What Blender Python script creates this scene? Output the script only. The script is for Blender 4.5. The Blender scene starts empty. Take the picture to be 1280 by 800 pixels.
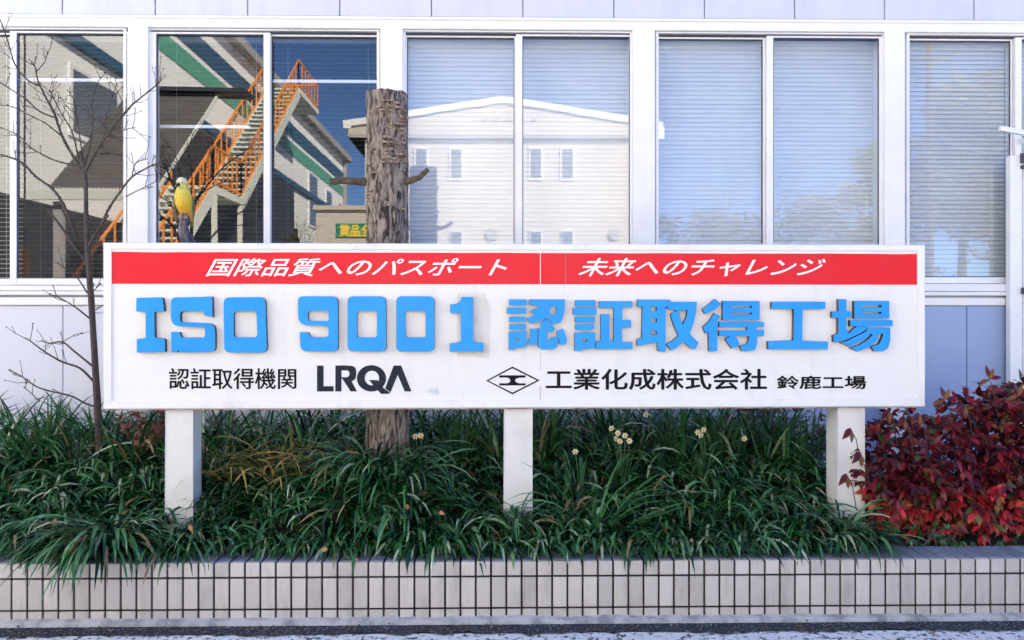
import bpy, math, random
from mathutils import Vector, Matrix, noise
from mathutils.geometry import tessellate_polygon
random.seed(7)
R = math.radians
SC = bpy.context.scene
COL = SC.collection

# ---------------------------------------------------------------- camera, sky, sun, exposure
CAM = Vector((0.0, -6.3, 1.6))
YAW = R(1.03)
cd = bpy.data.cameras.new('camera'); cam = bpy.data.objects.new('camera', cd); COL.objects.link(cam)
cam.location = CAM; cam.rotation_euler = (R(90), 0, -YAW)
cd.sensor_width = 36; cd.lens = 28.125; cd.clip_end = 3000; cd.clip_start = 0.05
SC.camera = cam

SUN_EL, SUN_AZ = R(35), R(40)          # azimuth measured from +y (behind the factory) towards +x
to_sun = Vector((math.sin(SUN_AZ)*math.cos(SUN_EL), math.cos(SUN_AZ)*math.cos(SUN_EL), math.sin(SUN_EL)))
w = bpy.data.worlds.new('World'); SC.world = w; w.use_nodes = True
nt = w.node_tree; nt.nodes.clear()
sky = nt.nodes.new('ShaderNodeTexSky'); sky.sky_type = 'NISHITA'; sky.sun_disc = False
sky.sun_elevation = SUN_EL; sky.sun_rotation = SUN_AZ
sky.air_density = 0.5; sky.dust_density = 0.0; sky.ozone_density = 6.0; sky.altitude = 50
bg = nt.nodes.new('ShaderNodeBackground'); bg.inputs['Strength'].default_value = 0.095
wo = nt.nodes.new('ShaderNodeOutputWorld')
nt.links.new(sky.outputs[0], bg.inputs[0]); nt.links.new(bg.outputs[0], wo.inputs[0])
sd = bpy.data.lights.new('sun', 'SUN'); sun = bpy.data.objects.new('sun', sd); COL.objects.link(sun)
sd.energy = 5.0; sd.angle = R(0.5); sd.color = (1.0, 0.92, 0.80)
sun.rotation_euler = (-to_sun).to_track_quat('-Z', 'Y').to_euler()
SC.view_settings.view_transform = 'Standard'; SC.view_settings.look = 'None'
SC.view_settings.exposure = 2.66; SC.view_settings.gamma = 1.0; SC.view_settings.use_curve_mapping = False
SC.cycles.max_bounces = 10; SC.cycles.transparent_max_bounces = 12
SC.cycles.use_denoising = True
SC.cycles.sample_clamp_indirect = 8

# ---------------------------------------------------------------- measuring helpers
def ray(px, py):
    x, y, z = (px-640)/1000.0, 1.0, (400-py)/1000.0
    return Vector((x*math.cos(YAW)+y*math.sin(YAW), -x*math.sin(YAW)+y*math.cos(YAW), z))
def on_y(px, py, Y):
    d = ray(px, py); return CAM + d*((Y-CAM.y)/d.y)
def at_d(px, py, D): return CAM + ray(px, py)*D
def on_z(px, py, Z):
    d = ray(px, py); return CAM + d*((Z-CAM.z)/d.z)
def opp(px, py, D):                      # a point across the street, measured through the window glass (plane y = 0)
    d = ray(px, py); p = CAM + d*(D/d.y); return Vector((p.x, -p.y, p.z))
SA = R(0.62)
SU, SN = Vector((math.cos(SA), math.sin(SA), 0)), Vector((math.sin(SA), -math.cos(SA), 0))
S0 = on_y(640, 400, -1.55)
def on_sign(px, py, off=0.0):
    d = ray(px, py); q = S0 + SN*off
    return CAM + d*((q-CAM).dot(SN)/d.dot(SN))

# ---------------------------------------------------------------- object helpers
class MB:
    def __init__(s): s.v = []; s.f = []; s.m = []
    def face(s, pts, m=0):
        i = len(s.v); s.v += [Vector(p) for p in pts]; s.f.append(tuple(range(i, i+len(pts)))); s.m.append(m)
    def box(s, x0, x1, y0, y1, z0, z1, m=0):
        i = len(s.v)
        s.v += [Vector(p) for p in ((x0,y0,z0),(x1,y0,z0),(x1,y1,z0),(x0,y1,z0),(x0,y0,z1),(x1,y0,z1),(x1,y1,z1),(x0,y1,z1))]
        for q in ((0,3,2,1),(4,5,6,7),(0,1,5,4),(1,2,6,5),(2,3,7,6),(3,0,4,7)):
            s.f.append(tuple(i+k for k in q)); s.m.append(m)
        return s
    def bar(s, a, b, wx, wz, m=0, up=(0,0,1)):
        a, b = Vector(a), Vector(b); t = (b-a).normalized(); u = t.cross(Vector(up))
        if u.length < 1e-4: u = Vector((1,0,0))
        u.normalize(); n = u.cross(t).normalized(); i = len(s.v)
        for p in (a, b):
            for su, sn in ((-1,-1),(1,-1),(1,1),(-1,1)): s.v.append(p + u*su*wx/2 + n*sn*wz/2)
        for q in ((0,1,2,3),(7,6,5,4),(0,4,5,1),(1,5,6,2),(2,6,7,3),(3,7,4,0)):
            s.f.append(tuple(i+k for k in q)); s.m.append(m)
        return s
    def tube(s, pts, rad, n=8, m=0, cap=True, wob=0.0):
        pts = [Vector(p) for p in pts]; i0 = len(s.v); prev = None
        for k, p in enumerate(pts):
            t = (pts[min(k+1, len(pts)-1)] - pts[max(k-1, 0)])
            t = t.normalized() if t.length > 1e-9 else Vector((0,0,1))
            if prev is None:
                u = t.cross(Vector((0,1,0.1)))
                if u.length < 1e-3: u = t.cross(Vector((1,0,0)))
            else: u = prev - t*prev.dot(t)
            u.normalize(); prev = u; b = t.cross(u)
            for j in range(n):
                a = 2*math.pi*j/n; r = rad[k]*(1+random.uniform(-wob, wob))
                s.v.append(p + u*math.cos(a)*r + b*math.sin(a)*r)
        for k in range(len(pts)-1):
            for j in range(n):
                a, b = i0+k*n+j, i0+k*n+(j+1) % n
                s.f.append((a, b, b+n, a+n)); s.m.append(m)
        if cap:
            s.f.append(tuple(i0+j for j in reversed(range(n)))); s.m.append(m)
            e = i0+(len(pts)-1)*n
            s.f.append(tuple(e+j for j in range(n))); s.m.append(m)
        return s
    def plate(s, loops, back, m=0, ms=None):      # filled outline (first loop outer, others holes), extruded by vector back
        back = Vector(back); ms = m if ms is None else ms
        loops = [[Vector(p) for p in l] for l in loops]
        flat = [p for l in loops for p in l]; i = len(s.v)
        s.v += flat; n = len(flat)
        for t in tessellate_polygon(loops):
            a, b, c = (flat[k] for k in t)
            nn = (b-a).cross(c-a)
            t = tuple(t) if nn.dot(back) < 0 else tuple(reversed(t))
            s.f.append(tuple(i+k for k in t)); s.m.append(m)
        if back.length > 1e-9:
            s.v += [p+back for p in flat]; o = i
            for l in loops:
                L = len(l)
                for k in range(L):
                    a, b = o+k, o+(k+1) % L
                    s.f.append((a, b, b+n, a+n)); s.m.append(ms)
                o += L
        return s
    def build(s, name, mats, parent=None, smooth=False, off=None):
        me = bpy.data.meshes.new(name)
        o = bpy.data.objects.new(name, me); COL.objects.link(o)
        base = Vector((0,0,0))
        if parent is not None:
            r = parent
            while r.parent is not None: r = r.parent
            base = Vector(r.location); o.parent = parent
        elif off is not None:
            base = Vector(off); o.location = base
        me.from_pydata([tuple(p-base) for p in s.v], [], s.f)
        if not isinstance(mats, (list, tuple)): mats = [mats]
        for q in mats: me.materials.append(q)
        me.polygons.foreach_set('material_index', s.m)
        if smooth: me.polygons.foreach_set('use_smooth', [True]*len(s.f))
        me.update(); me.validate()
        return o
def tag(o, label=None, cat=None, group=None, kind=None):
    if label: o['label'] = label
    if cat: o['category'] = cat
    if group: o['group'] = group
    if kind: o['kind'] = kind
    return o
def thing(name, loc, label, cat, group=None):
    o = bpy.data.objects.new(name, None); COL.objects.link(o); o.location = loc
    o.empty_display_size = 0.1
    return tag(o, label, cat, group)
def bevel(o, wdt, seg=2, ang=40):
    b = o.modifiers.new('bevel', 'BEVEL'); b.width = wdt; b.segments = seg; b.limit_method = 'ANGLE'; b.angle_limit = R(ang)
    return o

# ---------------------------------------------------------------- materials
def mat(name, col, rough=0.5, col2=None, scale=6.0, amt=(0.35, 0.7), bump=0.0, bscale=60.0, island=0.0, stretch=(1,1,1), spec=0.5, coat=0.0, detail=6, metal=0.0):
    m = bpy.data.materials.new(name); m.use_nodes = True; n = m.node_tree.nodes; l = m.node_tree.links
    p = n['Principled BSDF']; p.inputs['Roughness'].default_value = rough
    p.inputs['Specular IOR Level'].default_value = spec; p.inputs['Coat Weight'].default_value = coat; p.inputs['Metallic'].default_value = metal
    tc = n.new('ShaderNodeTexCoord'); mp = n.new('ShaderNodeMapping'); mp.inputs['Scale'].default_value = stretch
    l.new(tc.outputs['Object'], mp.inputs[0])
    out = None
    if col2 is not None:
        no = n.new('ShaderNodeTexNoise'); no.inputs['Scale'].default_value = scale; no.inputs['Detail'].default_value = detail; no.inputs['Roughness'].default_value = 0.62; no.inputs['Distortion'].default_value = 1.5 if 'bark' in name else 0.0
        l.new(mp.outputs[0], no.inputs['Vector'])
        mr = n.new('ShaderNodeMapRange'); mr.inputs[1].default_value = amt[0]; mr.inputs[2].default_value = amt[1]
        l.new(no.outputs[0], mr.inputs[0])
        mx = n.new('ShaderNodeMix'); mx.data_type = 'RGBA'
        mx.inputs[6].default_value = (*col, 1); mx.inputs[7].default_value = (*col2, 1)
        l.new(mr.outputs[0], mx.inputs[0]); out = mx.outputs[2]
    if island > 0:
        g = n.new('ShaderNodeNewGeometry'); hs = n.new('ShaderNodeHueSaturation')
        a = n.new('ShaderNodeMapRange'); a.inputs[3].default_value = 1-island; a.inputs[4].default_value = 1+island
        l.new(g.outputs['Random Per Island'], a.inputs[0]); l.new(a.outputs[0], hs.inputs['Value'])
        if out is not None: l.new(out, hs.inputs['Color'])
        else: hs.inputs['Color'].default_value = (*col, 1)
        out = hs.outputs[0]
    if out is not None: l.new(out, p.inputs['Base Color'])
    else: p.inputs['Base Color'].default_value = (*col, 1)
    if bump > 0:
        nb = n.new('ShaderNodeTexNoise'); nb.inputs['Scale'].default_value = bscale; nb.inputs['Detail'].default_value = 5
        l.new(mp.outputs[0], nb.inputs['Vector'])
        bp = n.new('ShaderNodeBump'); bp.inputs['Strength'].default_value = bump; bp.inputs['Distance'].default_value = 0.01
        l.new(nb.outputs[0], bp.inputs['Height']); l.new(bp.outputs[0], p.inputs['Normal'])
    return m
def ramp_island(name, stops, rough=0.45, spec=0.5, trans=0.0, streak=None):     # each loose leaf takes one colour of its own from the ramp
    m = bpy.data.materials.new(name); m.use_nodes = True; n = m.node_tree.nodes; l = m.node_tree.links
    p = n['Principled BSDF']; p.inputs['Roughness'].default_value = rough; p.inputs['Specular IOR Level'].default_value = spec
    g = n.new('ShaderNodeNewGeometry'); cr = n.new('ShaderNodeValToRGB'); cr.color_ramp.interpolation = 'LINEAR'
    e = cr.color_ramp.elements
    while len(e) > 1: e.remove(e[0])
    e[0].position = stops[0][0]; e[0].color = (*stops[0][1], 1)
    for pos, c in stops[1:]:
        q = e.new(pos); q.color = (*c, 1)
    l.new(g.outputs['Random Per Island'], cr.inputs[0])
    tc = n.new('ShaderNodeTexCoord'); no = n.new('ShaderNodeTexNoise'); no.inputs['Scale'].default_value = 25
    l.new(tc.outputs['Object'], no.inputs['Vector'])
    hs = n.new('ShaderNodeHueSaturation'); mr = n.new('ShaderNodeMapRange'); mr.inputs[1].default_value = .3; mr.inputs[2].default_value = .7
    mr.inputs[3].default_value = .75; mr.inputs[4].default_value = 1.3
    l.new(no.outputs[0], mr.inputs[0]); l.new(mr.outputs[0], hs.inputs['Value']); l.new(cr.outputs[0], hs.inputs['Color'])
    l.new(hs.outputs[0], p.inputs['Base Color'])
    if trans > 0:
        t = n.new('ShaderNodeBsdfTranslucent'); l.new(hs.outputs[0], t.inputs[0])
        mx = n.new('ShaderNodeMixShader'); mx.inputs[0].default_value = trans
        o = n['Material Output']; l.new(p.outputs[0], mx.inputs[1]); l.new(t.outputs[0], mx.inputs[2]); l.new(mx.outputs[0], o.inputs[0])
    return m
def glass_mat():
    m = bpy.data.materials.new('window_glass'); m.use_nodes = True; n = m.node_tree.nodes; l = m.node_tree.links; n.clear()
    o = n.new('ShaderNodeOutputMaterial'); t = n.new('ShaderNodeBsdfTransparent'); t.inputs[0].default_value = (.86, .90, .93, 1)
    g = n.new('ShaderNodeBsdfGlossy'); g.inputs['Roughness'].default_value = 0.0; g.inputs[0].default_value = (1, 1, 1, 1)
    mx = n.new('ShaderNodeMixShader'); mx.inputs[0].default_value = GLASS_REFLECT
    tc = n.new('ShaderNodeTexCoord'); no = n.new('ShaderNodeTexNoise'); no.inputs['Scale'].default_value = 2.2; no.inputs['Detail'].default_value = 1
    bp = n.new('ShaderNodeBump'); bp.inputs['Strength'].default_value = 1.0; bp.inputs['Distance'].default_value = 0.00015
    l.new(tc.outputs['Object'], no.inputs['Vector']); l.new(no.outputs[0], bp.inputs['Height']); l.new(bp.outputs[0], g.inputs['Normal'])
    l.new(t.outputs[0], mx.inputs[1]); l.new(g.outputs[0], mx.inputs[2]); l.new(mx.outputs[0], o.inputs[0])
    return m
GLASS_REFLECT = 0.105
M = {}
M['sign_white'] = mat('painted_sign_white', (.82,.815,.80), .5, (.74,.735,.72), 2.2, (.52,.8), .04, 40, spec=.2, stretch=(5,5,.7))
M['frame_white'] = mat('sign_frame_white', (.80,.80,.80), .4, (.58,.57,.55), 5, (.55,.85), .05, 60)
M['red'] = mat('red_vinyl', (.80,.022,.035), .35, (.72,.035,.05), 3, (.4,.7), .03, 30, spec=.12)
M['blue'] = mat('blue_paint', (.030,.345,.88), .38, (.022,.30,.82), 4, (.4,.7), .06, 90, spec=.15)
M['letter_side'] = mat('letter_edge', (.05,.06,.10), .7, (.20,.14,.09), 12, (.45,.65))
M['ink'] = mat('black_vinyl', (.010,.011,.015), .6, spec=.08)
M['navy_ink'] = mat('navy_vinyl', (.016,.022,.034), .6, (.03,.036,.05), 60, (.4,.6), spec=.1)
M['white_ink'] = mat('white_vinyl', (.84,.84,.85), .4)
M['crack'] = mat('joint_line', (.30,.28,.27), .7)
M['rust'] = mat('rust_trim', (.28,.13,.07), .8, (.45,.40,.36), 9, (.4,.6))
M['smudge'] = mat('smudge', (.55,.62,.68), .6, (.75,.77,.78), 30, (.4,.6))
M['patch'] = mat('old_paint_patch', (.73,.715,.68), .55, (.60,.57,.52), 18, (.5,.75), .1, 60, spec=.2)
M['post'] = mat('post_paint', (.76,.75,.72), .5, (.60,.58,.54), 4, (.5,.8), .05, 50)
M['alu'] = mat('white_window_metal', (.82,.82,.84), .35, (.76,.76,.79), 3, (.4,.7))
M['shadow_gasket'] = mat('dark_gasket', (.05,.055,.08), .6)
M['panel'] = mat('lavender_wall_panel', (.60,.61,.70), .5, (.53,.54,.63), 2.0, (.45,.8), .03, 25, stretch=(3,3,.5))
M['panel_low'] = mat('pale_wall_panel', (.66,.67,.76), .5, (.57,.58,.66), 2.0, (.5,.85), .05, 14, stretch=(3,3,.5))
M['joint'] = mat('panel_joint', (.45,.46,.55), .6)
M['slat'] = mat('blind_slat', (.74,.75,.77), .4, (.69,.70,.73), 3, (.4,.7))
M['slat_beige'] = mat('blind_slat_beige', (.66,.62,.52), .45)
M['slat_grey'] = mat('open_blind_slat', (.24,.24,.25), .5)
M['panel_shade'] = mat('shade_tinted_wall_panel', (.31,.40,.62), .5, (.28,.37,.59), 1.5, (.4,.7), .05, 14)  # same pale wall; the blue shade behind the sign is put into the colour
M['room'] = mat('dark_room', (.015,.015,.018), .9)
M['glass'] = glass_mat()
M['bark'] = mat('stump_bark', (.30,.245,.21), .9, (.025,.018,.015), 17, (.42,.60), 1.0, 45, stretch=(1.5,1.5,.42), detail=9)
M['cutwood'] = mat('weathered_cut_wood', (.34,.30,.22), .9, (.16,.17,.09), 14, (.4,.65), .6, 60)
M['fungus'] = mat('bracket_fungus', (.36,.28,.22), .85, (.09,.065,.05), 50, (.42,.62), .5, 60)
M['twig'] = mat('sapling_bark', (.085,.065,.058), .8, (.045,.034,.03), 20, (.4,.6), .4, 60, stretch=(1,1,.4))
M['stub'] = mat('dead_branch', (.15,.11,.07), .85, (.07,.05,.035), 20, (.4,.6), .6, 60)
M['tile'] = mat('beige_wall_tile', (.56,.515,.47), .42, (.33,.29,.25), 3, (.48,.9), .03, 30, island=.11, stretch=(4,4,.9))
M['cap'] = mat('cap_tile_sky_tint', (.27,.30,.36), .35, (.20,.22,.27), 4, (.45,.8), .03, 30, island=.10)  # same beige tile; dim blue skylight on the wall top is put into the colour
M['grout'] = mat('dark_grout', (.018,.012,.011), .9, (.04,.028,.025), 15, (.4,.6))
M['soil'] = mat('soil', (.045,.032,.022), .95, (.02,.015,.012), 14, (.4,.6), .8, 30)
M['kerb'] = mat('weathered_concrete', (.50,.50,.52), .85, (.26,.27,.30), 9, (.45,.62), .5, 60)
M['gutter'] = mat('dark_asphalt_joint', (.016,.018,.026), .9, (.40,.41,.45), 70, (.57,.64), .8, 90)
M['pavement'] = mat('pale_concrete', (.76,.76,.76), .8, (.06,.06,.07), 34, (.545,.595), .7, 70, detail=8)
M['asphalt'] = mat('asphalt', (.20,.19,.18), .85, (.26,.25,.23), 30, (.4,.6), .4, 80)
M['ground'] = mat('gravel_yard', (.50,.46,.40), .9, (.42,.38,.33), 3, (.4,.6), .3, 20)
M['strap'] = ramp_island('strap_leaf', [(0,(.004,.020,.007)),(.32,(.011,.066,.018)),(.60,(.030,.135,.038)),(.80,(.07,.22,.07)),(.88,(.17,.30,.14)),(.945,(.42,.50,.36)),(.97,(.26,.19,.08)),(1,(.20,.13,.06))], .25, .6, .08)  # palest greens put leaf highlights into the colour; browns are dead blades
M['long'] = ramp_island('long_leaf', [(0,(.03,.12,.035)),(.6,(.05,.20,.055)),(1,(.12,.28,.08))], .4, .5, .15)
M['upright'] = ramp_island('upright_leaf', [(0,(.02,.07,.028)),(.6,(.035,.12,.04)),(1,(.09,.19,.05))], .42, .5, .15)
M['yellowgrass'] = ramp_island('yellowing_leaf', [(0,(.04,.09,.03)),(.35,(.10,.15,.04)),(.6,(.38,.32,.11)),(1,(.55,.32,.10))], .5, .4, .15)
M['nandina'] = ramp_island('nandina_leaf', [(0,(0.0273,0.0039,0.0062)),(.35,(0.0663,0.0062,0.0101)),(.65,(0.1482,0.0101,0.0156)),(.86,(0.2496,0.0109,0.0203)),(.94,(0.1560,0.0468,0.0156)),(.97,(0.0468,0.0780,0.0156)),(1,(0.0312,0.0624,0.0156))], .36, .35, .10)
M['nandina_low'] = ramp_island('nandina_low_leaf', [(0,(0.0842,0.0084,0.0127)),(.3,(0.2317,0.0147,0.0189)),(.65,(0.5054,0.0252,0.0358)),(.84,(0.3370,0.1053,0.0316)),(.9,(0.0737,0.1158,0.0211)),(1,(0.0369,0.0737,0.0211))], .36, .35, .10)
M['dark_nandina'] = ramp_island('dark_red_leaf', [(0,(.03,.012,.014)),(.6,(.075,.018,.02)),(1,(.15,.03,.03))], .45, .5, .1)
M['pinkleaf'] = ramp_island('dusty_pink_leaf', [(0,(.11,.035,.03)),(.6,(.24,.09,.07)),(1,(.32,.14,.09))], .5, .4, .1)
M['stem'] = mat('thin_stem', (.07,.045,.03), .8)
M['petal'] = mat('pale_petal', (.78,.75,.58), .5)
M['corona'] = mat('yellow_corona', (.80,.42,.04), .5)
M['greenstem'] = mat('flower_stem', (.03,.10,.03), .5)
M['orangeleaf'] = mat('fallen_orange_leaf', (.42,.24,.08), .6, (.30,.11,.05), 30)
M['bird'] = None
M['cream'] = mat('sunlit_cream_siding', (.56,.50,.42), .6, (.52,.46,.38), .7)
M['white2'] = mat('white_trim', (.80,.79,.77), .5)
M['greytrim'] = mat('grey_trim', (.36,.34,.32), .6)
M['bluegrey'] = mat('grey_window', (.13,.15,.17), .2)
M['whitewall'] = mat('white_render_wall', (.84,.84,.80), .7, (.78,.78,.74), .6)
M['bandblue'] = mat('navy_band', (.03,.09,.16), .6)
M['bandgreen'] = mat('green_band', (.10,.34,.23), .6)
M['roofbrown'] = mat('brown_corrugated', (.10,.088,.08), .7, (.075,.065,.06), 3)
M['orange'] = mat('orange_paint', (.80,.26,.03), .45)
M['stairwhite'] = mat('stair_paint', (.66,.68,.60), .55)
M['darkdoor'] = mat('dark_shutter', (.025,.03,.035), .6)
M['bannergreen'] = mat('green_banner', (.0,.22,.13), .5)
M['yellow'] = mat('yellow_ink', (.85,.60,.05), .5)
M['treeleaf'] = ramp_island('evergreen_leaf', [(0,(.10,.11,.065)),(.5,(.17,.16,.10)),(1,(.26,.23,.15))], .6, .3, .1)
M['treebark'] = mat('tree_bark', (.12,.09,.07), .9, (.07,.05,.04), 6)

# ---------------------------------------------------------------- ground
def sheet(name, x0, x1, y0, y1, z, m, nx=1, ny=1, amp=0.0):
    b = MB()
    for i in range(nx+1):
        for j in range(ny+1):
            x, y = x0+(x1-x0)*i/nx, y0+(y1-y0)*j/ny
            b.v.append(Vector((x, y, z + amp*noise.noise((x*3, y*3, 0)))))
    for i in range(nx):
        for j in range(ny):
            a = i*(ny+1)+j; b.f.append((a, a+ny+1, a+ny+2, a+1)); b.m.append(0)
    return tag(b.build(name, m), kind='structure')
WY = -2.0                                        # street face of the planter wall
sheet('ground', -600, 600, -600, 600, -0.055, M['ground'])
sheet('road', -60, 60, -9.6, -3.6, -0.045, M['asphalt'])
kb = MB(); rnd = random.Random(3)
xs = [-4.2 + 0.03*i for i in range(281)]
for i in range(len(xs)-1):                        # rough concrete footing with a ragged upper edge along the tiles
    za, zb = (0.004+0.010*noise.noise((x*4,1,0))+0.006*noise.noise((x*17,5,0)) for x in (xs[i], xs[i+1]))
    kb.face([(xs[i],WY-.002,za+.006),(xs[i],WY-.035,za*.4),(xs[i+1],WY-.035,zb*.4),(xs[i+1],WY-.002,zb+.006)])
    kb.face([(xs[i],WY-.035,za*.4),(xs[i],WY-.045,-.05),(xs[i+1],WY-.045,-.05),(xs[i+1],WY-.035,zb*.4)])
tag(kb.build('kerb', M['kerb'], smooth=True), kind='structure')
gb = MB()
for i in range(len(xs)-1):
    ya, yb = (WY-.185+0.045*noise.noise((x*2.2,2,0))+0.045*noise.noise((x*9,3,0))+0.03*noise.noise((x*29,4,0)) for x in (xs[i], xs[i+1]))
    gb.face([(xs[i],WY-.03,-.022),(xs[i],ya,-.010),(xs[i+1],yb,-.010),(xs[i+1],WY-.03,-.022)])
tag(gb.build('gutter', M['gutter']), kind='structure')
sheet('pavement', -12, 12, -3.6, WY-.17, -0.016, M['pavement'])

# ---------------------------------------------------------------- factory building with windows
fb = thing('factory_building', (0, 0, 0), 'long low factory building with a row of white framed windows behind the signboard', 'building')
def fx(px, Y=0.0): return on_y(px, 400, Y).x
def fz(py, Y=0.0, px=640): return on_y(px, py, Y).z
FY = -0.03
XL, XR = -11.0, 11.0
ZP_T = fz(48); ZP_B = fz(349)                    # glass top and bottom
ZH0, ZH1 = fz(41), fz(27)                        # header strip
# upper cladding: panels with joints
ub = MB(); pitch = 113*6.3/1000; x0 = fx(83)
k0 = math.floor((XL-x0)/pitch); k1 = math.ceil((XR-x0)/pitch)
for k in range(k0, k1):
    xa = x0+k*pitch
    for zz in range(4):
        ub.box(xa+.004, xa+pitch-.004, FY-.03, FY+.05, ZH1+.012+zz*.62, ZH1+.62*(zz+1)-.004)
o = ub.build('upper_cladding', M['panel'], fb); bevel(o, .004, 1)
bk = MB(); bk.box(XL, XR, FY+.0, 8, ZH1-.02, ZH1+2.52); bk.box(XL,XR,FY-.05,8.1,ZH1+2.522,ZH1+2.62)
bk.build('upper_storey', M['joint'], fb)
hb = MB(); hb.box(XL, XR, FY-.045, FY+.12, ZH0, ZH1); hb.box(XL, XR, FY-.055, FY-.046, ZH1-.022, ZH1+.003)
o = hb.build('header_flashing', M['alu'], fb); bevel(o, .004, 1)
# lower wall
ZS = fz(364)
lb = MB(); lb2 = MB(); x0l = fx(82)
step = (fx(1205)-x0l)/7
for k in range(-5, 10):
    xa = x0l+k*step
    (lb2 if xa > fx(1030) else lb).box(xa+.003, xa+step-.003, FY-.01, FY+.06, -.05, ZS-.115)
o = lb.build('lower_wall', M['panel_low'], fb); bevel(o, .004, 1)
o = lb2.build('shade_tinted_panel', M['panel_shade'], fb); bevel(o, .004, 1); o['label'] = 'wall panels by the entrance with bluish shade in their colour'
jb = MB(); jb.box(XL, XR, FY+.004, FY+.20, -.05, ZS-.02); jb.build('wall_core', M['joint'], fb)
sb = MB(); sb.box(XL, fx(1262), FY-.05, FY+.10, ZS-.035, ZS-.004); sb.box(XL, fx(1262), FY-.03, FY+.003, ZS-.112, ZS-.05)
o = sb.build('sill_strip', M['alu'], fb); bevel(o, .004, 1)
# side and back shell, floor and ceiling of the room behind
rb = MB()
rb.box(XL, XR, 3.0, 3.1, 0, ZH1); rb.box(XL, XR, .18, 3.0, 1.2, 1.25); rb.box(XL, XR, .16, 3.0, ZH0+.02, ZH0+.06)
rb.box(XL, XL+.1, .15, 3.0, 0, ZH1); rb.box(XR-.1, XR, .15, 3.0, 0, ZH1); rb.box(XL, XR, 3.1, 8, 0, ZH1-.03)
rb.build('interior', M['room'], fb)
# pillars
for a, b in ((-153,-126),(162,187),(476,504),(790,818),(1104,1129)):
    p = MB(); p.box(fx(a,-.06), fx(b,-.06), FY-.06, FY+.16, ZS-.0 if False else .3, ZH0-.001)
    mid = (fx(a)+fx(b))/2
    o = p.build('pillar', M['alu'], fb); bevel(o, .006, 2)
# windows: (frame left, frame right, [(pane l, pane r, front?)...], tilt of slats, beige?)
def make_window(fl, fr, panes, bottom=ZP_B):
    f = MB(); xa, xb = fx(fl), fx(fr)
    t = .024
    f.box(xa, xb, FY-.025, FY+.10, ZP_T+.030, ZH0-.002)
    f.box(xa, xb, FY-.040, FY+.10, ZS, bottom-.055)
    f.box(xa, xa+t, FY-.025, FY+.10, bottom-.054, ZP_T+.029); f.box(xb-t, xb, FY-.025, FY+.10, bottom-.054, ZP_T+.029)
    f.box(xa+t, xb-t, FY-.0, FY+.10, ZP_T+.016, ZP_T+.029, 1)
    win = f.build('window', [M['alu'], M['shadow_gasket']], fb); bevel(win, .003, 1)
    for n_, (pl_, pr_, front, tilt, col, bar) in enumerate(panes):
        y = FY-.012 if front else FY+.028
        x0, x1 = fx(pl_, y), fx(pr_, y); s = .052
        q = MB()
        zt, zb = ZP_T, bottom
        q.box(x0-s, x0, y-.015, y+.015, zb-.05, zt+.014); q.box(x1, x1+s, y-.015, y+.015, zb-.05, zt+.014)
        q.box(x0, x1, y-.0148, y+.0148, zt, zt+.014); q.box(x0, x1, y-.0148, y+.0148, zb-.05, zb)
        g_ = .006
        for (a0,a1,c0,c1) in ((x0,x0+g_,zb,zt),(x1-g_,x1,zb,zt),(x0+g_,x1-g_,zb,zb+g_),(x0+g_,x1-g_,zt-g_*1.6,zt)):
            q.box(a0,a1,y-.010,y+.004,c0,c1,1)
        sash = q.build('sash', [M['alu'], M['shadow_gasket']], win); bevel(sash, .003, 1)
        g = MB(); g.face([(x0-.003,0.0 if False else y+.006,zb-.003),(x1+.003,y+.006,zb-.003),(x1+.003,y+.006,zt+.003),(x0-.003,y+.006,zt+.003)])
        g.build('pane', M['glass'], win)
        bl = MB(); yb = .115; pit = .0365; d = .041; th = R(tilt); z = zt-.02
        k = 0
        while z - k*pit > zb-.03:
            zc = z-k*pit; jit = R(random.uniform(-1.5,1.5)); c, s_ = math.cos(th+jit), math.sin(th+jit)
            pts = []
            for u, hgt in ((-.5,0),(-.17,.0025),(.17,.0025),(.5,0)):
                pts.append((yb+u*d*c - hgt*s_, zc + u*d*s_ + hgt*c))   # street edge lower than room edge when tilted
            for a in range(3):
                bl.face([(x0-.03,pts[a][0],pts[a][1]),(x1+.03,pts[a][0],pts[a][1]),(x1+.03,pts[a+1][0],pts[a+1][1]),(x0-.03,pts[a+1][0],pts[a+1][1])])
            k += 1
        for xx in (x0+.12*(x1-x0), x0+.88*(x1-x0)):
            bl.box(xx-.0012, xx+.0012, yb-.024, yb-.022, zb-.03, zt+.02)
        bl.box(x0-.03, x1+.03, yb-.02, yb+.02, zt-.012, zt+.03)
        bl.build('blind', M[col], win)
        if bar:
            h = MB(); zz = fz(bar, .06); h.box(x0-.02, x1+.02 if pl_ > 330 or pl_ < 100 else x0+.83*(x1-x0), .055, .075, zz-.012, zz+.012); h.build('inner_rail', M['alu'], win)
    return win
make_window(-126, 162, [(-112,14,False,12,'slat_beige',None),(22,160,True,6,'slat_grey',103)])
make_window(187, 476, [(196,330,True,6,'slat_grey',160),(340,474,False,6,'slat_grey',103)])
make_window(504, 790, [(509,643,False,79,'slat',None),(653,787,True,79,'slat',None)])
make_window(818, 1104, [(821,953,False,78,'slat',None),(966,1098,True,78,'slat',None)])
make_window(1129, 1420, [(1132,1262,False,72,'slat',None),(1276,1405,True,72,'slat',None)], fz(346))
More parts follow.
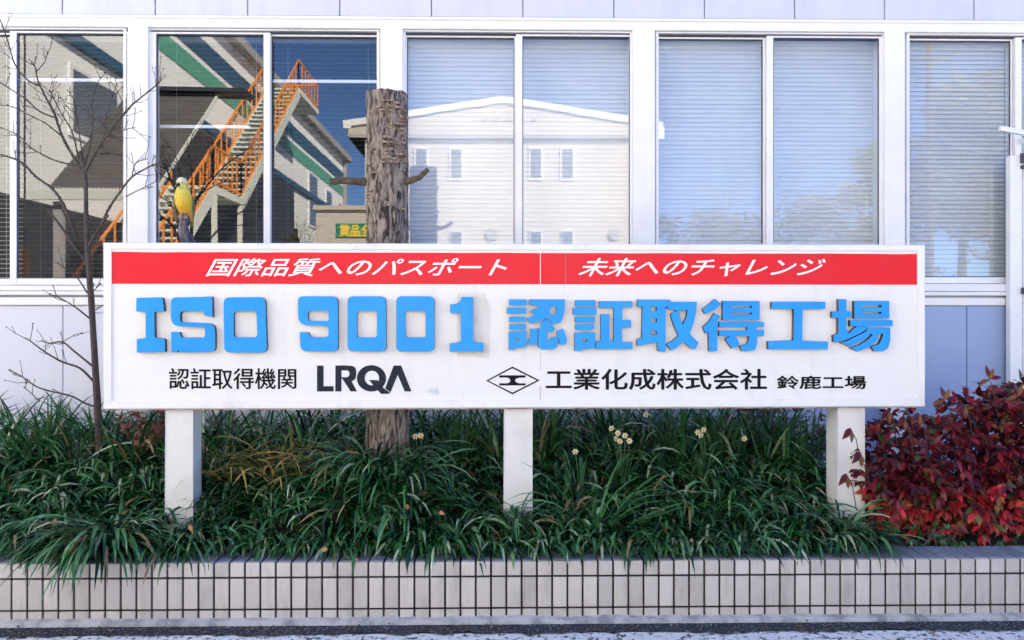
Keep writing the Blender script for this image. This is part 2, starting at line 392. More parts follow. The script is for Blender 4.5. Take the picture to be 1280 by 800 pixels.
# entrance jamb, door sash and its bracket at the right end
p = MB(); p.box(fx(1262,-.12), fx(1277,-.12), -.13, FY-.041, .3, fz(196)); p.box(fx(1279,-.12), fx(1420,-.12), -.12, FY-.041, .3, fz(196)); p.box(fx(1279,-.12), fx(1420,-.12), -.125, FY-.041, fz(216), fz(214))
dj = p.build('entrance_jamb', M['alu'], fb); bevel(dj, .004, 1)
for (a, b, c, d_) in ((1276,1281,206,194),(1276.5,1284,213,209),(1277,1290,368,360)):
    p = MB(); p.box(fx(a,-.14), fx(b,-.14), -.155, -.1305, fz(c), fz(d_)); p.build('latch', M['shadow_gasket'], dj)
p = MB(); p.bar((fx(1250,-.3), -.30, fz(158,-.3)), (fx(1300,-.3), -.28, fz(166,-.3)), .03, .035); p.bar((fx(1300,-.3), -.28, fz(166,-.3)), (fx(1302,-.3), -.03, fz(166,-.3)), .03, .035)
p.build('awning_bracket', M['alu'], fb)

# ---------------------------------------------------------------- planter wall
x_w0, x_w1 = -3.9, 3.9
pw = thing('planter_wall', (0, WY, 0), 'low planter wall of upright beige tiles with dark joints along the pavement', 'planter')
ZT = 0.302; TP = 0.0822; CAPD = 0.25
g = MB(); g.box(x_w0, x_w1, WY+.006, WY+CAPD-.004, -.05, ZT-.006); g.build('wall_core', M['grout'], pw)
t = MB(); cp = MB(); gp = .0105
off = on_y(14.5, 700, WY).x % TP
n0 = int((x_w0)/TP); n1 = int(x_w1/TP)
rows = ((-.04, .052-gp/2), (.052+gp/2, .222-gp/2), (.222+gp/2, ZT))
for k in range(n0, n1):
    xa, xb = k*TP+off+gp/2, (k+1)*TP+off-gp/2
    for zi, (za, zb) in enumerate(rows):
        e = random.uniform(-.0008, .0008); t.box(xa, xb, WY-.003+e, WY+.03, za, zb)
    cp.box(xa, xb, WY+.0305, WY+CAPD, ZT-.012, ZT+random.uniform(-.0006,.0006))
o = t.build('front_tiles', M['tile'], pw); bevel(o, .0035, 2)
o = cp.build('cap_tiles', M['cap'], pw); bevel(o, .0025, 1)
# soil
sb_ = MB(); nx, ny = 90, 20
def soil_z(x, y): return .26 + .36*max(0, min(1, (y+1.72)/.75))*(1-.75*max(0, min(1, (x-2.05)/.3))) + .20*math.exp(-((x+.80)/.32)**2-((y+1.36)/.20)**2) + .018*noise.noise((x*4, y*4, 1))
for i in range(nx+1):
    for j in range(ny+1):
        x, y = x_w0+(x_w1-x_w0)*i/nx, WY+CAPD+(FY-.02-WY-CAPD)*j/ny
        sb_.v.append(Vector((x, y, soil_z(x, y))))
for i in range(nx):
    for j in range(ny):
        a = i*(ny+1)+j; sb_.f.append((a, a+ny+1, a+ny+2, a+1)); sb_.m.append(0)
tag(sb_.build('soil', M['soil'], smooth=True), kind='structure')

# ---------------------------------------------------------------- signboard
sg = thing('signboard', (0, -1.5, .3), 'wide white signboard on three posts with a red band and raised blue letters', 'sign')
TH = .13
def sq(x0, y0, x1, y1, off): return [on_sign(x0,y0,off), on_sign(x0,y1,off), on_sign(x1,y1,off), on_sign(x1,y0,off)]
SX0, SY0, SX1, SY1 = 128.5, 303.5, 1157, 510
def corner(px, py): return on_sign(px, py, .012)
# true rectangle in the sign plane, measured from its left and right ends
q = [corner(128.5,303.5), corner(128.5,512), corner(1157,508.5), corner(1157,305.5)]
zt, zb_ = (q[0].z+q[3].z)/2, (q[1].z+q[2].z)/2
O = Vector((q[0].x, q[0].y, 0)); WS = (Vector((q[3].x,q[3].y,0))-O).length
def sp(u, z, off=0.0): return O - SN*.012 + SN*off + SU*u + Vector((0,0,z))      # u metres along the sign
def to_uz(px, py, off=0.0):
    p = on_sign(px, py, off); return (p-O).dot(SU), p.z
ub_ = MB(); FW = .048
ub_.plate([[sp(.01,zb_+.01), sp(WS-.01,zb_+.01), sp(WS-.01,zt-.01), sp(.01,zt-.01)]], -SN*TH)
ub_.build('panel', M['sign_white'], sg)
inn = [(FW,zb_+FW),(WS-FW,zb_+FW),(WS-FW,zt-FW*.75),(FW,zt-FW*.75)]; out_ = [(0,zb_),(WS,zb_),(WS,zt),(0,zt)]
names = []
fbm = MB()
for k in range(4):
    a, b = k, (k+1) % 4
    gapu = 0.0008
    def lerp2(p, r, t): return (p[0]+(r[0]-p[0])*t, p[1]+(r[1]-p[1])*t)
    # front bevelled strip, outer face, inner lip and back, mitred at the corners
    A0, B0, A1, B1 = out_[a], out_[b], inn[a], inn[b]
    A0f, B0f = lerp2(A0, A1, .12), lerp2(B0, B1, .12)
    sh = .0015
    if k % 2 == 0: A0,B0,A1,B1 = (A0[0]+sh,A0[1]),(B0[0]-sh,B0[1]),(A1[0]+sh,A1[1]),(B1[0]-sh,B1[1])
    fbm.face([sp(*A0, -.118), sp(*B0, -.118), sp(*B0, .004), sp(*A0, .004)])
    fbm.face([sp(*A0, .004), sp(*B0, .004), sp(*B0f, .012), sp(*A0f, .012)])
    fbm.face([sp(*A0f, .012), sp(*B0f, .012), sp(*B1, .010), sp(*A1, .010)])
    fbm.face([sp(*A1, .010), sp(*B1, .010), sp(*B1, -.001), sp(*A1, -.001)])
    fbm.face([sp(*A0, -.118), sp(*A1, -.118), sp(*B1, -.118), sp(*B0, -.118)])
fbm.build('frame', M['frame_white'], sg)
tr = MB(); tr.plate([[sp(.03,zb_-.006,.006), sp(WS-.03,zb_-.006,.006), sp(WS-.03,zb_-.0005,.006), sp(.03,zb_-.0005,.006)]], -SN*.10); tr.build('drip_edge', M['rust'], sg)
# red band
u0, z1 = to_uz(139,315); u1, z0 = to_uz(1146,356); 
rbm = MB(); random.seed(5); nseg = 60; top = []; bot = []
for i in range(nseg+1):
    u = u0+(u1-u0)*i/nseg
    top.append(sp(u, z1+.0025*noise.noise((u*5,0,0)), .0022)); bot.append(sp(u, z0+.001*noise.noise((u*5,3,0)), .0022))
for i in range(nseg): rbm.face([bot[i], bot[i+1], top[i+1], top[i]])
for i in range(nseg): rbm.face([top[i], top[i+1], top[i+1]-SN*.0022, top[i]-SN*.0022])
rbm.build('red_band', M['red'], sg)
ln = MB()
for px, ya, yb in ((675.5,314,357),):
    ln.plate([[on_sign(px-.4,yb,.003),on_sign(px+.4,yb,.003),on_sign(px+.4,ya,.003),on_sign(px-.4,ya,.003)]], (0,0,0))
ln.build('band_joint', M['white_ink'], sg)
for px, ya, yb, hw, of in ((707,316,355,.25,.0031),(675.5,441,463,.2,.0012),(675.3,483,500,.35,.0012)):
    ln = MB(); ln.plate([[on_sign(px-hw,yb,of),on_sign(px+hw,yb,of),on_sign(px+hw,ya,of),on_sign(px-hw,ya,of)]], (0,0,0))
    ln.build('panel_joint', M['crack'], sg)
sm = MB()
for (cx, cy, rx, ry) in ((545,489,4.5,5),(536,489.5,5,1.6),(541,487,3,3)):
    sm.plate([[on_sign(cx+rx*math.cos(a)*(1+.25*math.sin(3*a)), cy+ry*math.sin(a)*(1+.3*math.cos(5*a)), .0010+.0002*cx/600) for a in [k*.35 for k in range(18)]]], (0,0,0))
sm.build('paint_smudge', M['smudge'], sg)

pt_ = MB(); pt_.plate([[on_sign(x,y,.0008) for x, y in ((572,366),(571,446),(612,447),(613,384),(606,366))]], (0,0,0))
pt_.build('repaint_patch', M['patch'], sg)
# rounded outlines: points (x, y) or (x, y, r)
def rounded(pts, seg=5):
    out = []; n = len(pts)
    for i, p in enumerate(pts):
        r = p[2] if len(p) > 2 else 0
        c = Vector(p[:2])
        if r <= 0: out.append(tuple(c)); continue
        a, b = Vector(pts[i-1][:2]), Vector(pts[(i+1) % n][:2])
        ra = min(r, (a-c).length*.49); rb2 = min(r, (b-c).length*.49)
        pa, pb = c+(a-c).normalized()*ra, c+(b-c).normalized()*rb2
        for k in range(seg+1):
            t_ = k/seg; out.append(tuple(pa*(1-t_)**2 + c*2*t_*(1-t_) + pb*t_*t_))
    return out
def rect(x0, y0, x1, y1, r=0): return [(x0,y0,r),(x1,y0,r),(x1,y1,r),(x0,y1,r)]
LT = .034                                         # letters stand 34 mm proud
def letter(strokes, ox, oy, sc):
    b = MB()
    for i, st in enumerate(strokes):
        if isinstance(st[0], tuple): st = [st]
        off = LT - .0005*i
        loops = [[on_sign(ox+x/sc, oy+y/sc, off) for x, y in rounded(lp)] for lp in st]
        b.plate(loops, -SN*(off-.0006-.00003*i), 0, 1)
    o = b.build('letter', [M['blue'], M['letter_side']], sg); bevel(o, .0022, 2, 50)
    return o
a_ = (160, 360, 7.111)
letter([[(75,88,6),(305,82,18),(322,205,10),(232,212),(236,440),(325,452,8),(329,570,12),(78,575,6),(78,455),(155,445),(158,215),(72,208)]], *a_)
letter([[(382,84,45),(655,79),(672,96),(678,76),(746,76),(752,258),(682,246,10),(668,209,25),(462,207,30),(462,303,25),(773,315,70),(775,570,55),(468,573),(446,552),(436,572),(385,572),(382,390),(458,392,8),(468,442,30),(684,440,25),(684,350,15),(380,338,80)]], *a_)
letter([[[(848,84,55),(1218,80,55),(1235,575,55),(855,575,55)], [(935,205,35),(1142,205,35),(1150,440,30),(937,440,35)]]], *a_)
b_ = (365, 360, 5.224)
letter([[[(38,54,35),(298,54,38),(300,417,40),(54,413,45),(50,288),(104,288,6),(118,322,25),(238,321,22),(238,248,20),(40,241,60)], [(102,150,20),(238,150,20),(240,216,18),(102,214,20)]]], *b_)
letter([[[(362,54,38),(612,54,38),(614,416,38),(362,414,38)], [(422,150,18),(555,150,18),(555,323,18),(422,323,18)]]], *b_)
letter([[[(680,54,38),(930,54,38),(930,416,38),(680,416,38)], [(736,150,18),(873,150,18),(873,323,18),(738,323,18)]]], *b_)
letter([[(1108,58),(1182,58),(1184,345,15),(1212,358),(1250,358),(1250,416),(1030,416),(1030,362),(1072,360,12),(1103,345),(1100,150,8),(1080,166,6),(1032,162),(1032,108),(1076,102,10),(1100,84)]], *b_)
c_ = (630, 365, 10)
letter([rect(62,92,282,166), rect(35,195,277,270), rect(65,308,274,374), rect(65,405,272,470),
        [[(60,495),(277,490),(278,690),(132,705),(130,722),(58,726)], rect(145,570,182,612)],
        [[(315,92),(762,92),(755,230),(735,335,30),(700,388,20),(605,402),(562,335),(520,318),(495,352),(340,402),(288,335),(385,287),(368,262),(328,252),(358,212),(440,192),(440,172),(315,160)], [(588,185),(655,185),(650,255,20),(622,287,15),(585,278),(566,240)]],
        [(330,460),(420,455),(412,665),(298,655),(300,618),(325,560)],
        [(430,462),(476,428),(452,403),(526,333),(577,375),(642,462),(608,500),(543,495),(543,600),(566,612),(598,568),(650,555),(675,600),(662,695,25),(600,717),(470,717),(428,690)],
        [(663,490),(742,460),(788,592),(776,652),(722,667),(688,640),(690,600),(658,545)]], *c_)
c_ = (710, 365, 10)
letter([rect(90,100,342,177), rect(63,195,357,287), rect(88,308,337,381), [(90,404),(327,400),(327,455),(280,482),(95,474)],
        [[(83,505),(342,505),(342,705),(178,716),(176,737),(83,737)], rect(182,585,236,620)],
        [(390,114),(806,114),(806,190),(680,195),(680,350),(788,350),(792,440),(672,456),(674,612,20),(692,628),(807,625),(807,714),(350,714),(350,625),(410,610),(410,278),(516,275),(521,612),(573,612),(573,200),(393,200)]], *c_)
c_ = (790, 365, 10)
letter([[[(73,95),(482,95),(482,152),(422,182),(422,742),(323,742),(318,627),(80,674),(64,660),(66,590),(124,575),(130,187),(68,182)], rect(230,185,310,236), rect(235,328,310,377), rect(230,485,310,532)],
        [[(428,150),(480,124),(812,121),(802,260),(772,400,30),(724,517,15),(762,565),(832,630),(792,717),(745,712),(650,625),(610,652),(550,707,15),(490,727),(428,655),(500,617),(582,545),(530,430),(488,300),(495,265),(570,235),(440,207)], [(586,240),(692,222),(682,310),(636,407),(595,310)]]], *c_)
c_ = (875, 365, 10)
letter([[(190,88),(268,150),(180,227),(85,272),(65,272),(33,215),(100,165)],
        [(185,262),(252,300),(217,375),(217,742),(113,742),(108,498),(70,517),(38,440),(120,360)],
        [[(285,112),(747,112),(747,352),(285,352)], rect(385,173,650,197), rect(385,258,650,282)],
        [(244,373),(760,373),(802,380),(802,440),(706,440),(706,478),(802,474),(802,548),(718,552),(714,660,30),(692,727,25),(560,742),(523,735),(500,672),(590,652),(612,600),(612,552),(450,552),(492,640),(477,682),(398,707),(316,590),(375,556),(240,552),(240,480),(592,478),(592,441),(240,441)]], *c_)
c_ = (955, 365, 10)
letter([[(98,121),(770,121),(770,212),(487,216),(482,610),(802,622),(800,717),(53,717),(53,617),(370,605),(375,214),(98,210)]], *c_)
c_ = (1035, 365, 10)
letter([[(133,90),(234,90),(231,238),(290,240),(290,318),(234,325),(234,462),(262,490),(250,560),(130,627),(75,627),(68,545),(130,518),(130,325),(53,322),(53,243),(135,240)],
        [[(330,110),(770,110),(770,332),(330,332)], rect(425,163,670,190), rect(425,248,665,270)],
        rect(280,352,812,427),
        [(360,429),(492,429),(480,472),(400,520),(220,602),(150,602),(240,540),(300,480)],
        [(425,522),(490,482),(545,502),(480,582),(280,682),(158,632),(235,612)],
        [(490,448),(780,448),(782,600,30),(756,702,25),(690,742),(580,742),(548,682),(640,652),(686,560),(692,520),(562,536),(490,500)],
        [(565,532),(642,522),(622,602),(520,692),(380,742),(278,702),(400,660),(492,602)]], *c_)
# flat vinyl artwork
def flat(name, strokes, ox, oy, sc, m, off=.0016):
    b = MB()
    for i, st in enumerate(strokes):
        if isinstance(st[0], tuple): st = [st]
        b.plate([[on_sign(ox+x/sc, oy+y/sc, off+.0003*i) for x, y in rounded(lp)] for lp in st], -SN*.0008)
    return b.build(name, m, sg)
def ell(cx, cy, rx, ry, n=40): return [(cx+rx*math.cos(2*math.pi*k/n), cy+ry*math.sin(2*math.pi*k/n)) for k in range(n)]
flat('logo', [[(62,68),(142,68),(142,322),(266,322),(264,387),(62,387)],
        [[(287,68),(440,66,60),(542,80,60),(545,225,60),(488,265),(554,387),(475,387),(372,228),(362,228),(362,387),(287,387)], [(362,128),(445,128,25),(467,165,25),(445,212,25),(362,212)]],
        [ell(732,226,180,162), ell(737,222,88,90)],
        [(700,246),(805,248),(882,347),(962,402),(935,417),(850,417),(790,350)],
        [(1005,68),(1097,68),(1224,387),(1140,387),(1055,182),(966,397),(900,350)]], 390, 450, 9.846, M['navy_ink'])
flat('emblem', [[[(106,368),(578,116),(1062,362),(578,610)], [(150,368),(578,146),(1010,362),(578,580)]],
        [(342,272),(810,272),(810,312),(690,315,20),(628,340,20),(622,368),(640,395,20),(700,415),(810,415),(810,452),(342,452),(342,415),(490,415,20),(532,395,15),(540,365),(525,330,20),(480,312),(342,312)]], 600, 450, 14.222, M['ink'])
def text_mesh(name, body, x0, y0, x1, y1, m, bold=.012, shear=0.0, off=.0016, parent=None, place=None):
    cu = bpy.data.curves.new('lettering', 'FONT'); cu.body = body; cu.shear = shear; cu.resolution_u = 3
    cu.fill_mode = 'FRONT'
    to = bpy.data.objects.new('lettering', cu); COL.objects.link(to)
    bpy.context.view_layer.update()
    me = bpy.data.meshes.new_from_object(to.evaluated_get(bpy.context.evaluated_depsgraph_get()))
    vs = [v.co.copy() for v in me.vertices]; fs = [tuple(p_.vertices) for p_ in me.polygons]
    bpy.data.objects.remove(to); bpy.data.curves.remove(cu); bpy.data.meshes.remove(me)
    xa, xb = min(v.x for v in vs), max(v.x for v in vs); ya, yb = min(v.y for v in vs), max(v.y for v in vs)
    b = MB()
    for k, (dx, dy) in enumerate(((0,0),(1,0),(-1,0),(0,.7),(0,-.7))):     # the bold weight: five layers of vinyl a tenth of a millimetre apart
        pl_ = (lambda px, py, k=k: place(px, py, k)) if place else (lambda px, py, k=k: on_sign(px, py, off+.00012*k))
        i = len(b.v)
        b.v += [pl_(x0+bold+(v.x-xa)/(xb-xa)*(x1-x0-2*bold)+dx*bold, y1-bold*.7-(v.y-ya)/(yb-ya)*(y1-y0-1.4*bold)+dy*bold) for v in vs]
        b.f += [tuple(i+q_ for q_ in f) for f in fs]; b.m += [0]*len(fs)
    return b.build(name, m, parent or sg)
text_mesh('lettering', '国際品質へのパスポート', 257, 322.5, 634, 345.5, M['white_ink'], 0.45, .38, .0042)
text_mesh('lettering', '未来へのチャレンジ', 723, 322.5, 1032, 345.5, M['white_ink'], 0.5, .38, .0042)
text_mesh('lettering', '認証取得機関', 211, 460, 370.5, 486.5, M['ink'], 0.42)
text_mesh('lettering', '工業化成株式会社', 682, 461, 959, 487.5, M['ink'], .75)
text_mesh('lettering', '鈴鹿工場', 971, 469.5, 1083, 486.5, M['ink'], .68)
# posts: square tubes carrying the panel, standing in the bed
for (a, b) in ((207,240),(630,664.5),(1046.5,1080)):
    p = MB(); c0, c1 = on_sign(a,560,-.02), on_sign(b,560,-.02)
    ua, ub2 = (c0-O).dot(SU), (c1-O).dot(SU)
    p.plate([[sp(ua,.15,-.02), sp(ub2,.15,-.02), sp(ub2,zb_+.02,-.02), sp(ua,zb_+.02,-.02)]], -SN*.155)
    p.face([sp(ua,zb_+.02,-.02), sp(ub2,zb_+.02,-.02), sp(ub2,zb_+.02,-.175), sp(ua,zb_+.02,-.175)])
    o = p.build('post', M['post'], sg); bevel(o, .006, 2)

# ---------------------------------------------------------------- tree stump with bracket fungus
DS = 5.06; sx = at_d(482, 400, DS).x; sy = at_d(482, 400, DS).y
st = thing('tree_stump', (sx, sy, .3), 'tall sawn off bare tree trunk with two short branch stubs standing behind the signboard', 'tree stump')
tk = MB(); ztop = at_d(484, 118, DS).z; rings, n = 150, 72
def trunk_c(z):
    t_ = (z-.25)/(ztop-.25); return sx + .012*math.sin(3*t_+.5) + (.012*t_), sy
for i in range(rings+1):
    z = .25+(ztop-.25)*i/rings; cx, cy = trunk_c(z); tt = i/rings
    rad = .131 - .006*tt + .05*math.exp(-(z-.25)*5)
    for j in range(n):
        a = 2*math.pi*j/n
        ca, sa = math.cos(a), math.sin(a)
        r = rad*(1+.05*noise.noise((ca*1.3, sa*1.3, z*1.2)) + .06*noise.noise((ca*5, sa*5, z*3.2)) + .09*abs(noise.noise((ca*8, sa*8, z*2.4))) + .06*max(0, noise.noise((ca*7, sa*7, z*11))-.15) + .03*noise.noise((ca*22, sa*22, z*22)))
        if i == rings: zz = z + .012*noise.noise((ca*3, sa*3, 2))
        else: zz = z
        tk.v.append(Vector((cx+ca*r, cy+sa*r, zz)))
for i in range(rings):
    for j in range(n):
        a, b = i*n+j, i*n+(j+1) % n; tk.f.append((a, b, b+n, a+n)); tk.m.append(0)
e = rings*n; i_c = len(tk.v); cx, cy = trunk_c(ztop); tk.v.append(Vector((cx, cy, ztop+.006)))
for j in range(n): tk.f.append((e+j, e+(j+1) % n, i_c)); tk.m.append(1)
tk.build('trunk', [M['bark'], M['cutwood']], st, smooth=False)
def stub(pts, r0, r1):
    b = MB(); P_ = [at_d(x, y, d) for x, y, d in pts]; Q = []
    for k in range(len(P_)-1):
        for s_ in range(4): Q.append(P_[k].lerp(P_[k+1], s_/4))
    Q.append(P_[-1]); b.tube(Q, [r0+(r1-r0)*k/(len(Q)-1) for k in range(len(Q))], 10, wob=.10)
    b.build('branch_stub', M['stub'], st)
stub([(470,227,5.04),(450,227,5.02),(425,225.5,5.0),(412,228,4.99)], .026, .019)
stub([(495,228,5.04),(512,226,5.0),(524,222,4.98),(535,212,4.96)], .024, .015)
rf = random.Random(11)
def bracket(px, py, wd, up=0.0):
    z = at_d(px, py, DS).z; cx, cy = trunk_c(z)
    off = (at_d(px, py, DS-.12).x - cx)/.128; off = max(-.86, min(.86, off))
    a0 = math.asin(off); nrm = Vector((math.sin(a0), -math.cos(a0), 0)); tan = Vector((math.cos(a0), math.sin(a0), 0))
    c = Vector((cx, cy, z)) + nrm*.114; dep = wd*rf.uniform(.35,.62); th = rf.uniform(.007,.016); tlt = rf.uniform(-.25,.1)
    b = MB(); loop = []
    for k in range(13):
        q = math.pi*k/12; w_ = 1+.15*rf.uniform(-1,1)
        loop.append(c + tan*math.cos(q)*wd/2*w_ + nrm*(math.sin(q)*dep*w_) + Vector((0,0,tlt*math.sin(q)*dep+rf.uniform(-.002,.002))))
    b.plate([loop], (0,0,-th))
    b.face([p_+Vector((0,0,-th)) for p_ in reversed(loop)])
    b.build('bracket_fungus', M['fungus'], st)
for k in range(64):
    py = rf.uniform(128, 208); px = rf.uniform(480, 509) - (4 if py < 140 else 0)
    bracket(px + (3 if 150 < py < 200 else 0), py, rf.uniform(.03, .085))
for px, py in ((462,196),(464,205),(459,208),(466,189),(470,218),(461,185),(458,247),(461,243),(466,240),(463,252),(503,262),(486,258),(483,255),(504,190),(506,200),(501,214)): bracket(px, py, rf.uniform(.035,.07))

# ---------------------------------------------------------------- yellow bird figure on its perch
DB = 4.93
bl_ = at_d(234, 300, DB)
bd = thing('bird_figure', (bl_.x, bl_.y, .35), 'small yellow bird figure with dark wings perched behind the top left of the signboard', 'bird figure')
def bird_mat():
    m = bpy.data.materials.new('bird_plumage'); m.use_nodes = True; n_ = m.node_tree.nodes; l = m.node_tree.links
    p = n_['Principled BSDF']; p.inputs['Roughness'].default_value = .5
    nb = n_.new('ShaderNodeTexVoronoi'); nb.inputs['Scale'].default_value = 110; tb_ = n_.new('ShaderNodeTexCoord'); bq = n_.new('ShaderNodeBump'); bq.inputs['Distance'].default_value = .006
    l.new(tb_.outputs['Object'], nb.inputs['Vector']); l.new(nb.outputs[0], bq.inputs['Height']); l.new(bq.outputs[0], p.inputs['Normal'])
    tc = n_.new('ShaderNodeTexCoord'); sx_ = n_.new('ShaderNodeSeparateXYZ'); l.new(tc.outputs['Generated'], sx_.inputs[0])
    no = n_.new('ShaderNodeTexNoise'); no.inputs['Scale'].default_value = 14; l.new(tc.outputs['Generated'], no.inputs['Vector'])
    ad = n_.new('ShaderNodeMath'); ad.operation = 'MULTIPLY_ADD'; ad.inputs[1].default_value = .12; l.new(no.outputs[0], ad.inputs[0]); l.new(sx_.outputs[2], ad.inputs[2])
    cr = n_.new('ShaderNodeValToRGB'); e_ = cr.color_ramp.elements
    e_[0].position = .10; e_[0].color = (.16,.13,.04,1); e_[1].position = 1; e_[1].color = (.78,.74,.52,1)
    for ps, c in ((.28,(.66,.27,.02)),(.48,(.74,.44,.015)),(.72,(.70,.58,.07)),(.90,(.66,.60,.16)),(.97,(.78,.74,.52))):
        q_ = e_.new(ps); q_.color = (*c,1)
    l.new(ad.outputs[0], cr.inputs[0]); l.new(cr.outputs[0], p.inputs['Base Color']); return m
M['bird'] = bird_mat()
def bp_(x, y, dd=0.0): return at_d(x, y, DB+dd)
bb = MB()
spine = [(241,285,.05,.006),(239,278,.045,.014),(236,270,.03,.026),(232,263,.012,.040),(230,255,0,.050),(229,247,-.006,.051),(228.5,240,-.008,.044),(228.3,235,-.012,.034),(228,231,-.02,.032),(227.5,227,-.024,.033),(227,224,-.022,.026),(226.8,222.3,-.02,.012),(226.8,221.8,-.02,.002)]
Q, rr = [], []
for k in range(len(spine)-1):
    for s_ in range(3):
        t_ = s_/3; A, B = spine[k], spine[k+1]
        Q.append(bp_(A[0]+(B[0]-A[0])*t_, A[1]+(B[1]-A[1])*t_, A[2]+(B[2]-A[2])*t_)); rr.append(A[3]+(B[3]-A[3])*t_)
Q.append(bp_(*spine[-1][:3])); rr.append(spine[-1][3])
bb.tube(Q, rr, 20); bo = bb.build('body', M['bird'], bd, smooth=True)
M['wing'] = mat('dark_wing', (.06,.055,.04), .55, (.20,.17,.05), 40, (.45,.6))
M['beak'] = mat('dark_beak', (.03,.02,.025), .35)
M['perch'] = mat('dark_glazed_perch', (.03,.03,.06), .25, (.08,.06,.08), 20, (.45,.6), .3, 30)
for side in (1, -1):
    wb = MB(); Q = []; rr = []
    for t_, r_ in ((0,.004),(.12,.018),(.3,.026),(.55,.024),(.8,.015),(1,.003)):
        x_ = 229+side*(9.5 - 2.5*t_ + (5 if side > 0 else 0)*t_*.7); Q.append(bp_(x_, 243+38*t_, .022+.03*t_)); rr.append(r_)
    wb.tube(Q, rr, 12)
    wb.build('wing', M['wing'], bd, smooth=True)
kb_ = MB(); kb_.tube([bp_(224,230.5,-.045), bp_(220.5,232,-.06), bp_(219,236,-.062)], [.012,.009,.001], 10); kb_.build('beak', M['beak'], bd, smooth=True)
for x_, y_, dz in ((222.6,228.3,-.050),(227.6,228.0,-.056)):
    eb = MB(); eb.tube([bp_(x_,y_-.9,dz), bp_(x_,y_-.4,dz-.002), bp_(x_,y_+.4,dz-.002), bp_(x_,y_+.9,dz)], [.001,.0046,.0046,.001], 10); eb.build('eye', M['beak'], bd, smooth=True)
for x_ in (226, 232):
    fb_ = MB()
    for dx in (-1.6, 0, 1.6): fb_.tube([bp_(x_+dx*.4,266,-.01), bp_(x_+dx,270,-.035), bp_(x_+dx,274,-.036)], [.006,.006,.003], 6)
    fb_.build('foot', M['fungus'], bd, smooth=True)
pb = MB(); pts = [(226,269,.0),(230,271,.0),(231,276,0),(229,283,.0),(229,290,.005),(232,297,.01),(236,304,.015),(238,330,.02),(238,520,.02)]
pb.tube([bp_(*q_) for q_ in pts] + [Vector((bp_(238,520,.02).x, bp_(238,520,.02).y, .30))], [.016,.030,.034,.030,.032,.040,.040,.03,.025,.025], 14, wob=.12)
pb.build('perch', M['perch'], bd, smooth=True)

# ---------------------------------------------------------------- bare sapling in front of the left end of the sign
DP = 5.3
tp = at_d(122, 545, DP)
sap = thing('bare_sapling', (tp.x, tp.y, .35), 'thin leafless sapling with many fine twigs in front of the leftmost windows', 'tree')
rs = random.Random(21)
def c1(l): return [(x/2.667, y/2.667) for x, y in l]
def c5(l): return [(x/3.2, 290+y/3.2) for x, y in l]
trunk_px = [(124,610),(123,537),(120,477),(115,393),(110.5,330),(109,309),(107.5,270),(107,232),(104,205),(100,190)]
def smooth_px(l, k=3):
    out = []
    for i in range(len(l)-1):
        p0, p1, p2, p3 = l[max(i-1,0)], l[i], l[i+1], l[min(i+2,len(l)-1)]
        for s_ in range(k):
            t_ = s_/k
            out.append(tuple(.5*(2*p1[q]+(p2[q]-p0[q])*t_+(2*p0[q]-5*p1[q]+4*p2[q]-p3[q])*t_*t_+(3*p1[q]-p0[q]-3*p2[q]+p3[q])*t_**3) for q in (0,1)))
    out.append(l[-1]); return out
def branch(l, r0, r1, d0, dslope, name='branch', twigs=0):
    pts = smooth_px(l, 4); b = MB(); n_ = len(pts)
    P3 = [at_d(x, y, d0 + dslope*k/(n_-1)) for k, (x, y) in enumerate(pts)]
    rad = [r0+(r1-r0)*(k/(n_-1))**.8 for k in range(n_)]
    rad[-1] = r1*1.5
    b.tube(P3, rad, 7, wob=.06)
    for _ in range(twigs):
        k = rs.randint(max(1, n_//3), n_-1); p = P3[k]; t_ = (P3[k]-P3[k-1]).normalized()
        a = rs.choice((-1,1))*rs.uniform(.5,1.1); dirv = Matrix.Rotation(a, 3, 'Y') @ t_; dirv = (dirv + Vector((0, rs.uniform(-.4,.4), rs.uniform(.1,.5)))).normalized()
        L = rs.uniform(.05,.17); q1 = p+dirv*L*.5; q2 = q1 + (dirv+Vector((rs.uniform(-.3,.3),0,.3))).normalized()*L*.5
        b.tube([p, q1, q2], [.0026,.002,.0013], 5); b.tube([q2-(q2-q1)*.08, q2+(q2-q1)*.05], [.0032,.0026], 5)
        if rs.random() < .6:
            q3 = q1 + (dirv+Vector((rs.uniform(-.8,.8),0,.2))).normalized()*L*.5; b.tube([q1, q3], [.0018,.0012], 5); b.tube([q3-(q3-q1)*.06, q3+(q3-q1)*.04], [.003,.0026], 5)
    return b.build(name, M['twig'], sap)
branch(trunk_px, .027, .011, DP, 0, 'trunk')
